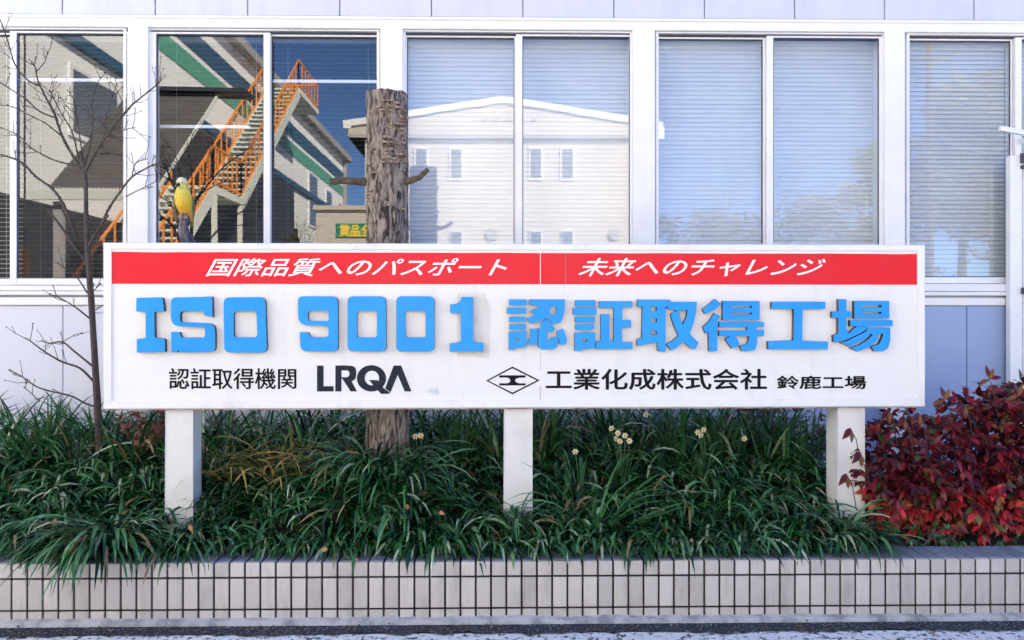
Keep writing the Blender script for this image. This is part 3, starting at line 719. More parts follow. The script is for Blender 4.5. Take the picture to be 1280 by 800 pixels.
BR = [
 (c1([(287,590),(240,515),(205,450),(180,375),(150,320),(125,265),(118,225),(105,205)]), .011,.003, .05, 5),
 (c1([(120,240),(150,205),(158,172)]), .004,.002, .08, 1),
 (c1([(128,285),(90,265),(50,215),(30,150),(0,65),(-30,20)]), .006,.003, .1, 2),
 (c1([(292,780),(255,790),(215,690),(175,630),(120,590),(70,540),(0,515),(-40,505)])[1:], .011,.004, -.12, 3),
 (c5([(352,130),(300,60),(265,10),(230,-40),(190,-90)]), .010,.006, -.05, 1),
 (c1([(190,395),(130,370),(85,330),(0,275),(-30,262)]), .006,.003, .07, 3),
 (c1([(207,455),(150,410),(100,385),(40,355),(-20,350)]), .005,.0025, .12, 4),
 (c1([(275,555),(200,540),(150,520),(100,490),(60,450),(0,425)]), .006,.0025, -.08, 4),
 (c1([(282,575),(330,490),(380,420),(430,360),(470,325),(520,285),(535,270)]), .009,.003, -.06, 6),
 (c1([(282,555),(300,480),(308,400),(310,320),(335,260)]), .007,.0025, .1, 5),
 (c1([(330,495),(400,440),(450,425)]), .004,.002, -.1, 2),
 (c1([(300,720),(330,770),(360,700),(400,640),(440,590),(490,560),(520,545),(545,530)])[1:], .009,.003, -.14, 4),
 (c5([(352,60),(375,20),(400,-20),(430,-65)]), .009,.006, -.1, 0),
 (c1([(420,655),(470,630),(520,605)]), .004,.002, -.15, 2),
 (c1([(440,590),(452,545),(490,530)]), .004,.002, -.12, 1),
 (c1([(262,530),(240,440),(200,370),(165,300)]), .006,.0025, .06, 5),
 (c1([(278,545),(265,450),(245,330),(225,320)]), .005,.002, .12, 4),
 (c1([(285,560),(340,470),(355,380),(390,280)]), .006,.0025, .02, 4),
 (c5([(350,245),(300,170),(265,150),(230,125)]), .005,.0022, -.07, 2),
 (c5([(362,248),(405,205)]), .004,.002, -.05, 1),
 (c5([(358,345),(300,300),(260,275),(225,255)]), .006,.0025, -.1, 2),
 (c5([(362,325),(395,300)]), .003,.002, -.05, 1),
 (c5([(378,602),(320,545),(250,520),(180,480),(120,435),(100,425)]), .008,.003, -.1, 3),
 (c5([(368,535),(300,480),(250,440),(200,445),(165,435)]), .007,.003, .02, 3),
 (c5([(250,440),(275,425),(300,410)]), .003,.002, .0, 1),
 (c5([(385,700),(340,685),(280,655),(160,625),(90,580),(35,550)]), .007,.003, -.15, 3),
 (c5([(160,680),(130,650),(95,620)]), .003,.002, -.2, 1)]
for l, r0, r1, ds, tw in BR: branch(l, r0*1.08, r1*1.12, DP, ds, 'branch', tw*2+1)

# ---------------------------------------------------------------- planting
rp = random.Random(33)
def strap(b, base, az, L, e0, e1, wd, seg=7, tw=0.0, fold=.25, pw=1.0):
    p = Vector(base); hd = Vector((math.cos(az), math.sin(az), 0)); sd_ = Vector((-math.sin(az), math.cos(az), 0))
    i0 = len(b.v)
    for k in range(seg+1):
        t_ = k/seg; e = e0+(e1-e0)*t_**pw
        d = hd*math.cos(e)+Vector((0,0,math.sin(e)))
        nrm = (-hd*math.sin(e)+Vector((0,0,math.cos(e))))
        s2 = (sd_*math.cos(tw*t_)+nrm*math.sin(tw*t_))
        w_ = wd*(.55+.45*min(1, t_*3))*(1-max(0,(t_-.55)/.45)**2)*.5 + .0006
        b.v += [p - s2*w_ + nrm*w_*fold, Vector(p), p + s2*w_ + nrm*w_*fold]
        p = p + d*(L/seg)
        if WY-.014 < p.y < WY+CAPD+.01 and p.z < ZT+.010: p.z = ZT+.010+.006*rp.random()
    for k in range(seg):
        a = i0+3*k
        b.f += [(a, a+1, a+4, a+3), (a+1, a+2, a+5, a+4)]; b.m += [0, 0]
def clump(b, x, y, z, n, L0, L1, wd, spread=.04, e1=(-70,-15), e0=(62,88), rnd=rp, azr=None):
    for _ in range(n):
        az = rnd.uniform(0, 2*math.pi) if azr is None else rnd.uniform(*azr)
        r = spread*math.sqrt(rnd.random())
        strap(b, (x+r*math.cos(az), y+r*math.sin(az), z), az+rnd.uniform(-.3,.3), rnd.uniform(L0, L1), R(rnd.uniform(*e0)), R(rnd.uniform(*e1)), wd*rnd.uniform(.7,1.2), 7, rnd.uniform(-.8,.8), .3, rnd.uniform(.7,1.3))
# the mass of strap leaves
gc = MB()
def post_clear(x, y): return all(abs(x-xc) > .11 or y > -1.36 or y < -1.585 for xc in (-1.97, .11, 2.08))
y = -1.76
while y < -.88:
    x = -3.75 + rp.uniform(0,.1)
    front = y < -1.62
    while x < 3.6:
        xx, yy = x+rp.uniform(-.05,.05), y+rp.uniform(-.04,.04)
        if xx < 2.12 + .2*noise.noise((yy*3,0,0)) and post_clear(xx, yy):
            h = 1.0 + .30*noise.noise((xx*1.3, yy*1.6, 4)) + .12*noise.noise((xx*5, yy*5, 9))
            wdt = .019*(1+.3*noise.noise((xx*.9, yy*2, 14)))
            clump(gc, xx, yy, soil_z(xx,yy)-.01, rp.randint(20,30), .17*h, .38*h, wdt, .055, (-105,-30), (48,86), azr=(-2.6,-.5) if front and rp.random() < .55 else None)
        x += .135
    y += .115
tag(gc.build('groundcover', M['strap'], smooth=True), 'dense dark green strap leaves filling the bed under the signboard', kind='stuff')
# clumps that spill over the wall: copies of three of a kind
spots = [(135,640,1.5,'largest strap leaf clump hanging lowest over the wall, right of the sapling'),
         (40,668,.95,'strap leaf clump over the wall at the far left of the bed'),
         (262,662,1.0,'strap leaf clump at the wall edge just right of the left signpost'),
         (350,668,.85,'strap leaf clump at the wall edge below the white LRQ letters'),
         (455,664,.95,'strap leaf clump at the wall edge below the tree stump'),
         (575,655,1.1,'strap leaf clump drooping over the wall just left of the middle signpost'),
         (520,668,.9,'strap leaf clump at the wall edge between the stump and the middle post'),
         (700,668,.85,'strap leaf clump at the wall edge just right of the middle signpost'),
         (842,655,1.1,'strap leaf clump drooping over the wall below the taking character'),
         (775,662,.95,'strap leaf clump at the wall edge under the long bright green leaves'),
         (925,662,.95,'strap leaf clump at the wall edge left of the right signpost'),
         (1010,650,1.05,'rightmost strap leaf clump at the wall edge before the red bush'),
         (90,655,1.05,'strap leaf clump below the sapling trunk at the wall edge')]
labs = {350:'strap leaf clump at the wall edge under the small black lettering at left', 842:'strap leaf clump drooping over the wall under the last blue characters'}
for i, (px, py, sc, lab) in enumerate(spots):
    big = sc > 1.2
    Y = WY+CAPD+(-.03 if big else .05+rp.uniform(0,.06)); x = on_y(px, py, Y).x; z_ = soil_z(x, Y)+(.06 if big else 0)
    b = MB(); clump(b, x, Y, z_, 120 if big else int(52*sc), .24*sc**.6, .42*sc**.6, .019, .13 if big else .07, (-105,-45), (30,80), rp, (-2.9,-.2) if big or rp.random() < .5 else None)
    if big: clump(b, x, Y+.06, z_, 60, .24, .44, .019, .12, (-80,-20), (50,88), rp)
    o = b.build('strap_leaf_clump', M['strap'], smooth=True, off=(x, Y, z_))
    tag(o, labs.get(px, lab), 'plant', 'strap leaf clumps along the wall edge')
# taller plants at the back, under the board
def plant(name, px, D, n, L, wd, e0, e1, mt, label, cat, group=None, spread=.05, azr=None, z=None):
    p = at_d(px, 500, D); zz = soil_z(p.x, p.y)-.02 if z is None else z
    b = MB(); clump(b, p.x, p.y, zz, n, L[0], L[1], wd, spread, e1, e0, rp, azr)
    o = b.build(name, mt, smooth=True, off=(p.x, p.y, zz)); return tag(o, label, cat, group)
plant('long_leaf_clump', 742, 4.66, 34, (.42,.72), .020, (25,85), (-45,25), M['long'], 'bright green clump of long arching leaves right of the middle signpost', 'plant')
plant('yellowing_grass_clump', 345, 5.12, 90, (.42,.66), .013, (45,85), (-75,-20), M['yellowgrass'], 'yellowing grass clump under the black logo letters', 'plant')
plant('yellowing_grass_clump', 412, 5.1, 80, (.42,.62), .013, (45,85), (-75,-20), M['yellowgrass'], 'yellowing grass clump between the left one and the stump base', 'plant')
plant('yellowing_grass_clump', 290, 5.12, 40, (.42,.62), .013, (55,85), (-60,0), M['yellowgrass'], 'sparse yellowing grass clump just right of the left signpost', 'plant')
ups = [(575,5.35,46,'upright leaf clump left of the middle signpost'),(612,5.45,30,'narrow upright leaf clump touching the middle signpost on its left'),(690,5.4,36,'upright leaf clump right of the middle signpost'),
       (770,5.5,30,'upright leaf clump behind the left narcissus blooms'),(840,5.45,40,'upright leaf clump left of the right narcissus'),(900,5.4,55,'tallest upright leaf clump right of the right narcissus'),(965,5.5,35,'upright leaf clump in front of the dark red foliage'),(1012,5.4,30,'upright leaf clump touching the right signpost'),
       (60,5.4,30,'loose upright leaf clump at the far left of the bed'),(185,5.5,20,'upright leaf clump left of the left signpost')]
for px, D, n_, lab in ups:
    plant('upright_leaf_clump', px, D, n_, (.32,.54), .016, (62,92), (30,85), M['upright'], lab, 'plant', 'upright leaf clumps behind the low plants', .07)
# back row that closes the view to the wall: a second mass of darker leaves
for px, D, lab in ((452,4.72,'low strap leaf clump in front of the tall ones at the stump, left one'),(508,4.73,'low strap leaf clump in front of the tall ones at the stump, right one'),(484,4.80,'middle strap leaf clump right in front of the stump'),(462,4.86,'tall strap leaf clump in front of the stump base on its left'),(505,4.87,'tall strap leaf clump in front of the stump base on its right')):
    plant('strap_leaf_clump', px, D, 66, (.38,.60), .018, (55,90), (-85,0), M['strap'], lab, 'plant', 'strap leaf clumps by the stump', .07)
for px, D, lab in ((70,4.62,'tall strap leaf clump at the far left of the bed, left of the sapling'),(118,4.55,'tall strap leaf clump hiding the foot of the sapling'),(172,4.62,'tall strap leaf clump between the sapling and the left signpost')):
    plant('strap_leaf_clump', px, D, 46, (.28,.48), .018, (50,88), (-95,-10), M['strap'], lab, 'plant', 'strap leaf clumps around the sapling', .08)
for px, D, z0, lab in ((640,4.62,.36,'strap leaf clump hiding the foot of the middle signpost'),(222,4.63,.31,'strap leaf clump hiding the foot of the left signpost'),(1052,4.63,.31,'strap leaf clump hiding the foot of the right signpost'),(466,4.94,.62,'highest strap leaf clump against the stump, on its left'),(500,4.93,.62,'highest strap leaf clump against the stump, on its right')):
    plant('strap_leaf_clump', px, D, 52, (.24,.42) if z0 < .5 else (.34,.54), .018, (50,88), (-95,-10), M['strap'], lab, 'plant', 'strap leaf clumps against posts and stump', .08, z=z0)
bkm = MB()
x = -3.8
while x < 2.2:
    for yy in (-.95, -.75, -.55, -.38):
        clump(bkm, x+rp.uniform(-.08,.08), yy+rp.uniform(-.05,.05), soil_z(x,yy)-.02, 18, .34, .62, .017, .06, (-60,45), (62,90))
    x += .2
tag(bkm.build('groundcover_behind', M['strap'], smooth=True), 'dark green strap leaves growing behind the signboard by the factory wall', kind='stuff')
# leafy shrubs
def leaflet(b, p, d, n_, L, wd, curl=.2, m=0):
    d = d.normalized(); s_ = d.cross(n_).normalized(); n_ = s_.cross(d).normalized()
    i = len(b.v)
    prof = ((0,.05),(.25,.75),(.5,1.0),(.75,.62),(1,.02))
    for t_, w_ in prof:
        c = p + d*L*t_ - n_*curl*L*t_*t_
        b.v += [c - s_*w_*wd/2 + n_*.12*wd*w_, c, c + s_*w_*wd/2 + n_*.12*wd*w_]
    for k in range(4):
        a = i+3*k; b.f += [(a,a+1,a+4,a+3),(a+1,a+2,a+5,a+4)]; b.m += [m,m]
def rdir(r_, zb=0.0):
    while True:
        v = Vector((r_.uniform(-1,1), r_.uniform(-1,1), r_.uniform(-1,1)))
        if .1 < v.length < 1: return (v.normalized()+Vector((0,0,zb))).normalized()
def leafy(name, lab, cat, boxes, n_, L, mats, seed, loc, low=None, stems=20, group=None):
    r_ = random.Random(seed); root = thing(name, loc, lab, cat, group)
    b = MB(); sbm = MB()
    tot = sum(q_[6] for q_ in boxes)
    for (cx, cy, cz, rx, ry, rz, wt) in boxes:
        for _ in range(int(n_*wt/tot/3)):
            v = rdir(r_); rr_ = (r_.random()**.45); c = Vector((cx+v.x*rx*rr_, cy+v.y*ry*rr_, cz+v.z*rz*rr_))
            if c.z < .30: c.z = .30 + r_.random()*.1
            o_ = (v + Vector((0,-.35,-.15)) + rdir(r_)*.8).normalized()
            nn = (Vector((0,-.5,.8))+rdir(r_)*.6).normalized()
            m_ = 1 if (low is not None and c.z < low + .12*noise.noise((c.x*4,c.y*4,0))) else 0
            for k, a in enumerate((0, .95, -.95)):
                d = Matrix.Rotation(a+r_.uniform(-.2,.2), 3, nn) @ o_
                d.z -= .25; l_ = L*r_.uniform(.75,1.2)
                leaflet(b, c+d*.006, d, nn, l_, l_*r_.uniform(.38,.52), r_.uniform(.05,.45), m_)
    for _ in range(stems):
        q_ = r_.choice(boxes); base = Vector((loc[0]+r_.uniform(-.25,.25), loc[1]+r_.uniform(-.1,.1), loc[2])); v = rdir(r_)
        e = Vector((q_[0]+v.x*q_[3]*.8, q_[1]+v.y*q_[4]*.8, q_[2]+v.z*q_[5]*.7)); mid = base.lerp(e, .5)+Vector((r_.uniform(-.05,.05),0,.06))
        sbm.tube([base, mid, e], [.007,.005,.003], 6)
    b.build('foliage', mats, root, smooth=True); sbm.build('stem', M['stem'], root)
    return root
nb = at_d(1200, 600, 4.95)
X0 = nb.x
bx = [(2.56,-1.45,.70,.40,.26,.40,1.5),(3.0,-1.42,.78,.42,.26,.42,1.6),(3.4,-1.35,.82,.45,.28,.42,1.6),(2.36,-1.42,.62,.26,.22,.32,.8),(2.85,-1.5,.50,.6,.2,.24,1.0),(3.4,-1.5,.5,.5,.2,.24,.8),(3.05,-1.3,1.0,.22,.18,.16,.35),(3.3,-1.3,1.08,.2,.16,.14,.3)]
leafy('red_nandina_bush', 'dense bush of dark red leaves at the right end of the bed', 'bush', bx, 6400, .066, [M['nandina'], M['nandina_low']], 9, (2.95,-1.4,.28), low=.58, stems=40)
root = [o for o in bpy.data.objects if o.name == 'red_nandina_bush'][0]
for (tx, ty, D) in ((1236,472,4.75),(1272,492,4.75),(1205,505,4.72),(1180,498,4.72),(1063,535,4.5),(1058,592,4.5),(1075,565,4.5),(1148,516,4.6),(1110,512,4.62),(1130,520,4.62)):
    sp_ = MB()                                    # a sprig reaching out of the bush
    e = at_d(tx, ty, D); s0 = e+Vector((.08,.05,-.22)); sp_.tube([s0, e.lerp(s0,.4)+Vector((.01,0,.02)), e], [.003,.0025,.002], 5)
    for k, a in enumerate((0, 1.2, -1.2, .5)):
        nn = (Vector((0,-.8,.5))+rdir(rp)*.25).normalized(); d = Matrix.Rotation(a, 3, 'Y') @ Vector((-.25,-.2,.9 if ty < 500 else -.2)); d.z -= .35*abs(a)
        leaflet(sp_, e+Vector((0,0,-.005*k)), d, nn, .075, .03, .25, 1)
    sp_.build('sprig', [M['stem'], M['nandina']], root, smooth=True)
leafy('dark_red_shrub', 'low shrub of very dark red leaves behind the right signpost', 'bush', [(at_d(975,540,5.75).x,-.6,.78,.42,.2,.26,1),(at_d(930,540,5.75).x,-.55,.75,.2,.2,.25,.4)], 900, .055, [M['dark_nandina']], 12, (at_d(975,540,5.75).x,-.6,.4), stems=10)
leafy('pink_leaf_shrub', 'small shrub of dusty pink leaves left of the left signpost', 'bush', [(at_d(186,528,5.4).x,-.92,.90,.14,.14,.16,1)], 330, .04, [M['pinkleaf']], 13, (at_d(186,528,5.4).x,-.92,.4), stems=8)
leafy('creeping_green_plant', 'small green plant at the foot of the red bush on the wall edge', 'plant', [(at_d(1130,670,4.6).x,-1.68,.34,.34,.08,.07,1),(at_d(1220,672,4.6).x,-1.68,.33,.3,.08,.05,.6)], 100, .04, [M['upright']], 14, (at_d(1150,670,4.6).x,-1.68,.27), stems=6)
# narcissus in bloom
def narcissus(blooms, base, lab):
    root = thing('narcissus', base, lab, 'flower', 'narcissus in bloom'); b = MB()
    base = Vector(base)
    for (px, py, D) in blooms:
        e = at_d(px, py, D); b.tube([base, base.lerp(e,.6)+Vector((.01,0,.03)), e], [.004,.0035,.003], 6)
    clump(b, base.x, base.y, base.z, 14, .22, .4, .013, .03, (20,80), (70,90), rp)
    b.build('stem', M['greenstem'], root, smooth=True)
    for (px, py, D) in blooms:
        e = at_d(px, py, D); f = MB(); fd = Vector((rp.uniform(-.4,.4),-1,rp.uniform(-.4,.2))).normalized(); u = fd.cross(Vector((0,0,1))).normalized(); v = u.cross(fd)
        for k in range(6):
            a = k*math.pi/3+rp.uniform(-.1,.1); d = (u*math.cos(a)+v*math.sin(a))+fd*.15; leaflet(f, e, d, fd, .022, .016, -.1)
        f.build('flower', M['petal'], root, smooth=True)
        c = MB(); c.tube([e+fd*.001, e+fd*.008, e+fd*.011], [.004,.007,.0075], 10); c.build('corona', M['corona'], root, smooth=True)
def gnd(px, D): p = at_d(px, 500, D); return (p.x, p.y, soil_z(p.x, p.y)-.01)
narcissus([(764,535,5.0),(772,541,4.98),(781,544,5.0),(775,551,4.97),(787,551,5.0),(770,548,5.02)], gnd(776,5.05), 'narcissus with a bunch of six blooms right of the middle signpost')
narcissus([(872,540,5.05),(879,537,5.03),(876,544,5.06)], gnd(880,5.1), 'narcissus with three blooms between the middle and right signposts')
narcissus([(519,545,5.0),(526,544,4.98)], gnd(523,5.05), 'narcissus with two blooms right of the stump base')
narcissus([(719,564,4.9)], gnd(722,4.95), 'narcissus with a single bloom beside the long bright leaves')
narcissus([(807,518,5.3),(930,548,5.2)], gnd(850,5.3), 'narcissus with two far apart blooms behind the others')
# fallen leaves caught on the plants
for (px, py, D, lab) in ((37,680,4.42,'fallen orange leaf on the plants at the far left'),(237,656,4.45,'fallen orange leaf below the left signpost'),(410,686,4.36,'fallen yellow leaf at the wall edge left of the stump'),(446,697,4.36,'fallen orange leaf on the wall edge under the stump'),(509,630,4.5,'fallen brown leaf among the strap leaves right of the stump'),(862,676,4.4,'fallen yellow leaf at the wall edge left of the right signpost'),(549,640,4.48,'fallen pale leaf left of the middle signpost'),(68,648,4.5,'fallen red leaf among the plants at the far left')):
    b = MB(); c = at_d(px, py, D-.12)
    leaflet(b, c, rdir(rp)+Vector((0,-.3,-.6)), Vector((0,-1,.3)), .036, .024, .6)
    tag(b.build('fallen_leaf', M['orangeleaf'], smooth=True, off=c), lab, 'leaf', 'fallen leaves')

# ---------------------------------------------------------------- across the street: what the windows reflect
# white gabled building
DW = 26.0
wb_ = thing('gabled_building', (0, opp(640,400,DW).y, 0), 'sunlit cream building with a low gable reflected in the middle window', 'building')
yF = opp(640,400,DW).y
def ox(px, D=DW): return opp(px,400,D).x
def oz(py, D=DW): return opp(640,py,D).z
xa, xb, xm = ox(456), ox(800), ox(628)
b = MB(); b.plate([[(xa,yF,-.05),(xb,yF,-.05),(xb,yF,oz(172)),(xa,yF,oz(172))]], (0,-14,0)); b.build('wall', M['cream'], wb_)
b = MB(); b.plate([[(ox(434),yF+.12,oz(172)),(ox(823),yF+.12,oz(172)),(ox(823),yF+.12,oz(159)),(xm,yF+.12,oz(128)),(ox(434),yF+.12,oz(159))]], (0,-14.4,0)); b.face([(ox(434),yF+.12,oz(172)),(ox(434),yF-14,oz(172)),(ox(823),yF-14,oz(172)),(ox(823),yF+.12,oz(172))]); b.build('gable', M['cream'], wb_)
b = MB(); b.box(ox(436), ox(821), yF+.121, yF+.17, oz(174), oz(170)); b.build('eave_trim', M['greytrim'], wb_)
b = MB(); b.bar((ox(430),yF+.17,oz(157.5)),(xm,yF+.17,oz(126)),.06,.2); b.bar((xm,yF+.17,oz(126)),(ox(827),yF+.17,oz(157.5)),.06,.2); b.box(ox(431),ox(440),yF+.3,yF+.25,oz(164),oz(158)); b.box(ox(818),ox(828),yF+.3,yF+.25,oz(175),oz(160)); b.build('verge_trim', M['white2'], wb_)
for cx_ in (527, 570.5, 669.5, 709):
    f = MB(); f.box(ox(cx_-9), ox(cx_+9), yF+.002, yF+.05, oz(226), oz(184)); wn = f.build('window', M['white2'], wb_)
    f = MB(); f.box(ox(cx_-6.5), ox(cx_+6.5), yF+.051, yF+.07, oz(223), oz(187)); f.build('pane', M['bluegrey'], wn)
for cx_ in (527, 570.5, 669.5, 709):
    f = MB(); f.box(ox(cx_-8), ox(cx_+8), yF+.002, yF+.05, oz(340), oz(288)); wn = f.build('window', M['white2'], wb_)
    f = MB(); f.box(ox(cx_-6.5), ox(cx_+6.5), yF+.051, yF+.07, oz(337), oz(290)); f.build('pane', M['bluegrey'], wn)
for cx_ in (615, 768):
    f = MB(); f.tube([(ox(cx_),yF+.002,oz(293)),(ox(cx_),yF+.08,oz(293))], [.2,.2], 20); f.build('vent', M['greytrim'], wb_)
for cx_ in (607, 621, 637, 652, 667):
    f = MB(); f.box(ox(cx_-3), ox(cx_+3), yF+.122, yF+.17, oz(152.5), oz(149)); f.build('vent', M['greytrim'], wb_)
b = MB(); ya = opp(640,400,24).y; b.box(ox(395,24), ox(486,24), yF, ya, -.05, oz(263,24)); b.box(ox(392,24), ox(487,24), yF, ya+.1, oz(263,24)+.002, oz(260,24)+.05); b.build('annex', M['cream'], wb_)
f = MB(); f.box(ox(421,24), ox(482,24), ya+.01, ya+.04, oz(297,24), oz(280,24)); bn = f.build('banner', M['bannergreen'], wb_)
text_mesh('lettering', '安全品質', ox(478,24), -oz(282,24), ox(424,24), -oz(295.5,24), M['yellow'], -.022, 0, 0, bn, lambda px, py, k: Vector((px, ya+.045+.001*k, -py)))

# staircase building
XS = -9.0
sbld = thing('staircase_building', (XS, -20, 0), 'white building with an orange railed outside stair reflected in the left windows', 'building')
yN, yE = -4.5, -41.0
ZE = 10.9
b = MB(); b.box(XS-9, XS, yE, yN, -.05, ZE); b.build('wall', M['whitewall'], sbld)
b = MB(); b.box(XS-9.3, XS+.35, yE-.3, yN+.3, ZE+.002, ZE+.32); b.build('roof', M['greytrim'], sbld)
b = MB(); b.box(XS+.002, XS+.03, yE, yN, ZE-1.35, ZE-.75); b.build('navy_band', M['bandblue'], sbld)
b = MB(); b.box(XS+.002, XS+.03, yE, yN, ZE-2.1, ZE-1.55); b.build('green_band', M['bandgreen'], sbld)
b = MB(); b.box(XS+.002, XS+.12, yE, yN, 7.4, 7.66); b.build('string_course', M['bandblue'], sbld)
for (ya_, yb_, za, zb2) in ((-33.5,-32.0,6.2,8.6),(-37,-35.8,6.2,8.4),(-39.8,-39.0,6.2,8.2),(-12.7,-10.8,5.6,6.9)):
    f = MB(); f.box(XS+.002, XS+.05, ya_-.12, yb_+.12, za-.12, zb2+.12); wn = f.build('window', M['white2'], sbld)
    f = MB(); f.box(XS+.051, XS+.07, ya_, yb_, za, zb2); f.build('pane', M['bluegrey'], wn)
f = MB(); f.box(XS+.002, XS+.06, -29.0, -13.5, 0, 7.3); f.build('shutter_and_shade', M['darkdoor'], sbld)
f = MB(); f.box(XS+.002, XS+.06, -13.0, -7.5, 0, 3.9); f.build('shutter_and_shade', M['darkdoor'], sbld)  # dark sheet added for the shade on the wall below the shelter roof
f = MB(); f.box(XS+.03, XS+.2, yE+.3, yE+.5, 0, ZE); f.build('downpipe', M['greytrim'], sbld)
# stair: outer side x1, inner side x0
x1s, x0s = -7.5, -8.6
def PD(D): return 6.3-D
fl = [((30.3,10.35),(23.6,5.15)), ((21.3,5.15),(14.6,0.0))]
stw = MB(); orail = MB()
def rail(x, D0, z0, D1, z1, n_):
    for k in range(n_+1):
        t_ = k/n_; y_, z_ = PD(D0+(D1-D0)*t_), z0+(z1-z0)*t_
        orail.box(x-.02, x+.02, y_-.02, y_+.02, z_, z_+1.05)
    for h in (1.05, .12):
        orail.bar((x,PD(D0),z0+h),(x,PD(D1),z1+h),.05,.05)
for (Da, za), (Db, zb2) in fl:
    for x in (x1s, x0s):
        stw.bar((x,PD(Da),za-.15),(x,PD(Db),zb2-.15),.08,.38)
    n_ = 24
    for k in range(n_):
        t_ = (k+.5)/n_; y_, z_ = PD(Da+(Db-Da)*t_), za+(zb2-za)*t_
        stw.box(x0s, x1s, y_-.14, y_+.14, z_-.03, z_+.02)
    rail(x1s, Da, za, Db, zb2, 15); rail(x0s, Da, za, Db, zb2, 13)
for Da, Db, z in ((33.5,30.3,10.35),(23.6,21.3,5.15)):
    stw.box(XS+.1, x1s+.05, PD(Da), PD(Db), z-.2, z)
    rail(x1s, Da, z, Db, z, 6)
rail(x0s, 33.5, 10.35, 33.45, 10.35, 1)
for D, z in ((23.5,5.0),(21.4,5.0)):
    stw.box(x1s-.06, x1s+.06, PD(D)-.06, PD(D)+.06, -.05, z-.05)
orail.bar((x1s,PD(33.5),11.4),(XS,PD(33.5),11.4),.07,.07)
so = stw.build('staircase', M['stairwhite'], sbld); orail.build('railing', M['orange'], so)
# brown roofed shelter in front of the stair
DE, DR = 12.0, 14.6
xr_ = opp(197,400,DE).x; xl_ = opp(62,400,DE).x; ze = opp(640,239,DE).z; zr = opp(640,121,DR).z
she = thing('shelter', ((xl_+xr_)/2, PD(DE), 0), 'open shelter with a brown corrugated roof reflected in the left windows', 'shelter')
b = MB(); nn_ = 60
for k in range(nn_):
    xa_, xb_ = xl_+(xr_-xl_)*k/nn_, xl_+(xr_-xl_)*(k+1)/nn_; h0, h1 = (.03 if k % 2 else 0), (0 if k % 2 else .03)
    b.face([(xa_,PD(DE),ze+h0),(xb_,PD(DE),ze+h1),(xb_,PD(DR),zr+h1),(xa_,PD(DR),zr+h0)])
b.build('roof', M['roofbrown'], she)
b = MB(); b.box(xl_-.3, xr_+.02, PD(DE)-.02, PD(DE)+.05, ze-.16, ze-.02); b.bar((xr_+.03,PD(DE),ze),(xr_+.03,PD(DR),zr),.03,.05); b.build('fascia', M['stairwhite'], she)
for x in (xl_+.1, xr_-.1):
    for y_ in (PD(DE)-.15,) if x > xl_+.5 else (PD(DE)-.15, PD(DR)+.15):
        b = MB(); b.box(x-.06, x+.06, y_-.06, y_+.06, -.05, (ze-.17) if y_ > PD(DE)-1 else zr-.3); b.build('post', M['greytrim'], she)
b = MB(); b.bar((xl_,PD(DR)-.05,zr+.06),(opp(312,400,DR).x,PD(DR)-.05,zr+.02),.5,.07); b.build('ridge_capping', M['darkdoor'], she)
# orange sleeved pole
pp = opp(35, 400, 10.5)
ops = thing('guarded_pole', (pp.x, pp.y, 0), 'thin dark pole with an orange sleeve reflected at the far left window', 'pole')
b = MB(); b.tube([(pp.x,pp.y,-.05),(pp.x,pp.y,6)], [.012,.012], 8); b.build('pole', M['darkdoor'], ops)
b = MB(); zz0, zz1 = opp(35,360,10.5).z, opp(35,310,10.5).z; b.tube([(pp.x,pp.y,zz0),(pp.x,pp.y,zz1-.03),(pp.x,pp.y,zz1)], [.055,.055,.03], 12); b.build('sleeve', M['orange'], ops)

# bare shrub reflected in the left window
def bare_tree(name, px, D, ztop_py, lab, seed, spread, depth=5, r0=.05, forks=3):
    r_ = random.Random(seed); p = opp(px, 400, D); ztop_ = opp(px, ztop_py, D).z
    root = thing(name, (p.x, p.y, 0), lab, 'tree'); tb, bb2 = MB(), MB(); H = ztop_
    def grow(b0, pos, d, L, r, lev):
        e = pos + d*L; mid = pos.lerp(e,.5)+rdir(r_)*L*.06
        (tb if lev == 0 else bb2).tube([pos, mid, e], [r, r*.85, r*.7], 6)
        if lev >= depth: return
        for k in range(forks if lev else forks+1):
            nd = (d + rdir(r_)*spread + Vector((0,0,.15))).normalized()
            grow(None, e if k < 2 else mid, nd, L*r_.uniform(.6,.82), r*.62, lev+1)
    grow(None, Vector((p.x,p.y,-.05)), Vector((0,0,1)), H*.30, r0, 0)
    tb.build('trunk', M['treebark'], root); bb2.build('branch', M['treebark'], root)
bare_tree('bare_shrub', 374, 16, 235, 'bare shrub reflected low in the second window beside the stump', 5, .75, 5, .05)
bare_tree('bare_tree', 912, 24, 150, 'slim bare tree reflected in the fourth window', 8, .45, 4, .06, 2)
# trees to the right, across the road
def leaf_tree(px, D, top_py, wid, lab, seed, n_=3500, L=.28):
    r_ = random.Random(seed); p = opp(px, 400, D); zt_ = opp(px, top_py, D).z
    root = thing('evergreen_tree', (p.x, p.y, 0), lab, 'tree', 'trees across the street')
    t = MB(); t.tube([(p.x,p.y,-.05),(p.x+.1,p.y,zt_*.4),(p.x,p.y,zt_*.8)], [.22,.17,.08], 8); t.build('trunk', M['treebark'], root)
    b = MB(); cl = []
    for _ in range(16):
        a, h = r_.uniform(0,6.28), r_.uniform(.2,.92); rr_ = wid*.62*math.sqrt(r_.random())*(1.15-h*.75)
        cl.append((Vector((p.x+rr_*math.cos(a), p.y+rr_*math.sin(a), zt_*h)), wid*r_.uniform(.22,.38)))
    cl.append((Vector((p.x,p.y,zt_*.9)), wid*.25))
    for _ in range(n_):
        c, cr_ = r_.choice(cl); v = rdir(r_); q_ = c + Vector((v.x,v.y,v.z*.8))*cr_*(r_.random()**.4)
        leaflet(b, q_, rdir(r_), rdir(r_), L*r_.uniform(.7,1.3), L*.5, .2)
    b.build('crown', M['treeleaf'], root)
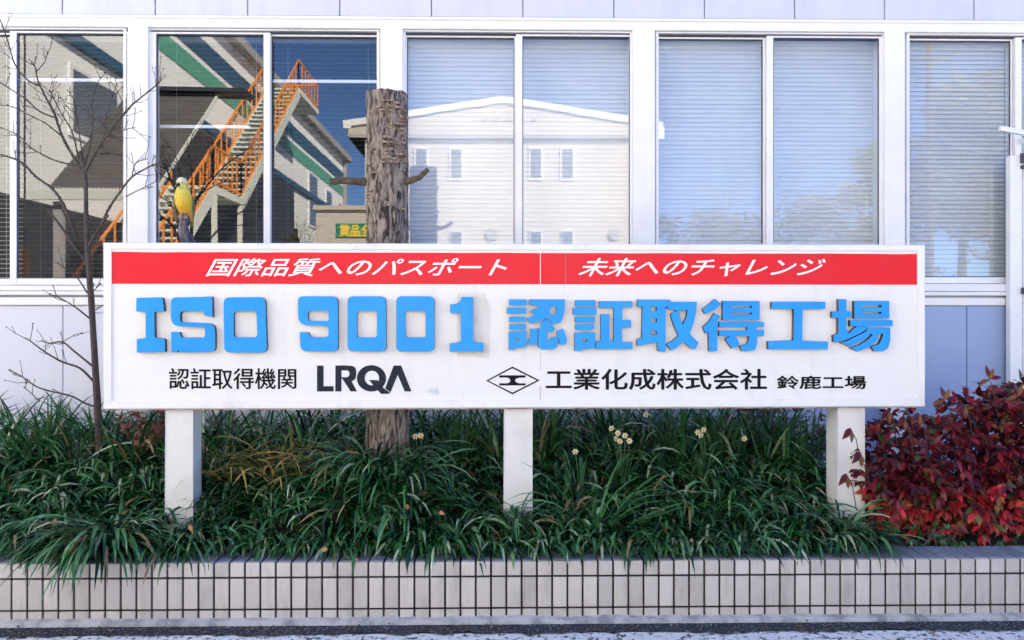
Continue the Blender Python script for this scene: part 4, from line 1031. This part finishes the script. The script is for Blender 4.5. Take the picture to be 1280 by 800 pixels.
leaf_tree(1200, 34, 92, 6.0, 'big round evergreen reflected in the rightmost window', 1, 9000, .34)
leaf_tree(1270, 33, 130, 4.0, 'evergreen at the right of the big round one in the rightmost window', 2, 3500)
leaf_tree(1112, 36, 155, 2.8, 'tall evergreen reflected at the right edge of the fourth window', 3, 2600)
for k, (px, top, wd_) in enumerate(((838,268,2.6),(880,262,2.8),(930,266,3.0),(985,264,3.0),(1035,245,3.0),(1075,222,2.8))):
    leaf_tree(px, 46, top, wd_*1.5, ['lowest evergreen of the far treeline at the left of the fourth window','second evergreen of the far treeline in the fourth window','third evergreen of the far treeline behind the slim bare tree','fourth evergreen of the far treeline right of the window stile','fifth and rising evergreen of the far treeline in the fourth window','sixth evergreen of the far treeline beside the tall one'][k], 20+k, 1800, .36)
up_ = opp(1162, 400, 28)
b = MB(); b.tube([(up_.x,up_.y,-.05),(up_.x,up_.y,12)], [.16,.12], 12); b.tube([(up_.x-.8,up_.y,10.8),(up_.x+.8,up_.y,10.8)], [.05,.05], 6)
tag(b.build('utility_pole', M['treebark'], off=(up_.x,up_.y,0)), 'brown utility pole reflected at the top of the rightmost window', 'pole')

# scraps of dry leaf lying on the cap tiles, in the gutter and on the soil edge
lt = MB(); rl = random.Random(77)
for k in range(170):
    x = rl.uniform(-3.0, 3.2); w_ = rl.random()
    if w_ < .40: c = Vector((x, WY+rl.uniform(.06,.24), ZT+.006))
    elif w_ < .85: c = Vector((x, WY-rl.uniform(.05,.17), -.010))
    else: c = Vector((x, WY-rl.uniform(.2,.5), -.008))
    d = Vector((rl.uniform(-1,1), rl.uniform(-1,1), rl.uniform(-.05,.15)))
    leaflet(lt, c, d, Vector((rl.uniform(-.4,.4), rl.uniform(-.4,.4), 1)), rl.uniform(.012,.034), rl.uniform(.006,.015), rl.uniform(-.3,.5))
M['litter'] = ramp_island('dry_leaf', [(0,(.05,.03,.02)),(.5,(.16,.10,.05)),(1,(.30,.21,.10))], .8, .2)
tag(lt.build('leaf_litter', M['litter']), 'scraps of dry leaf scattered on the wall cap and in the gutter', kind='stuff')
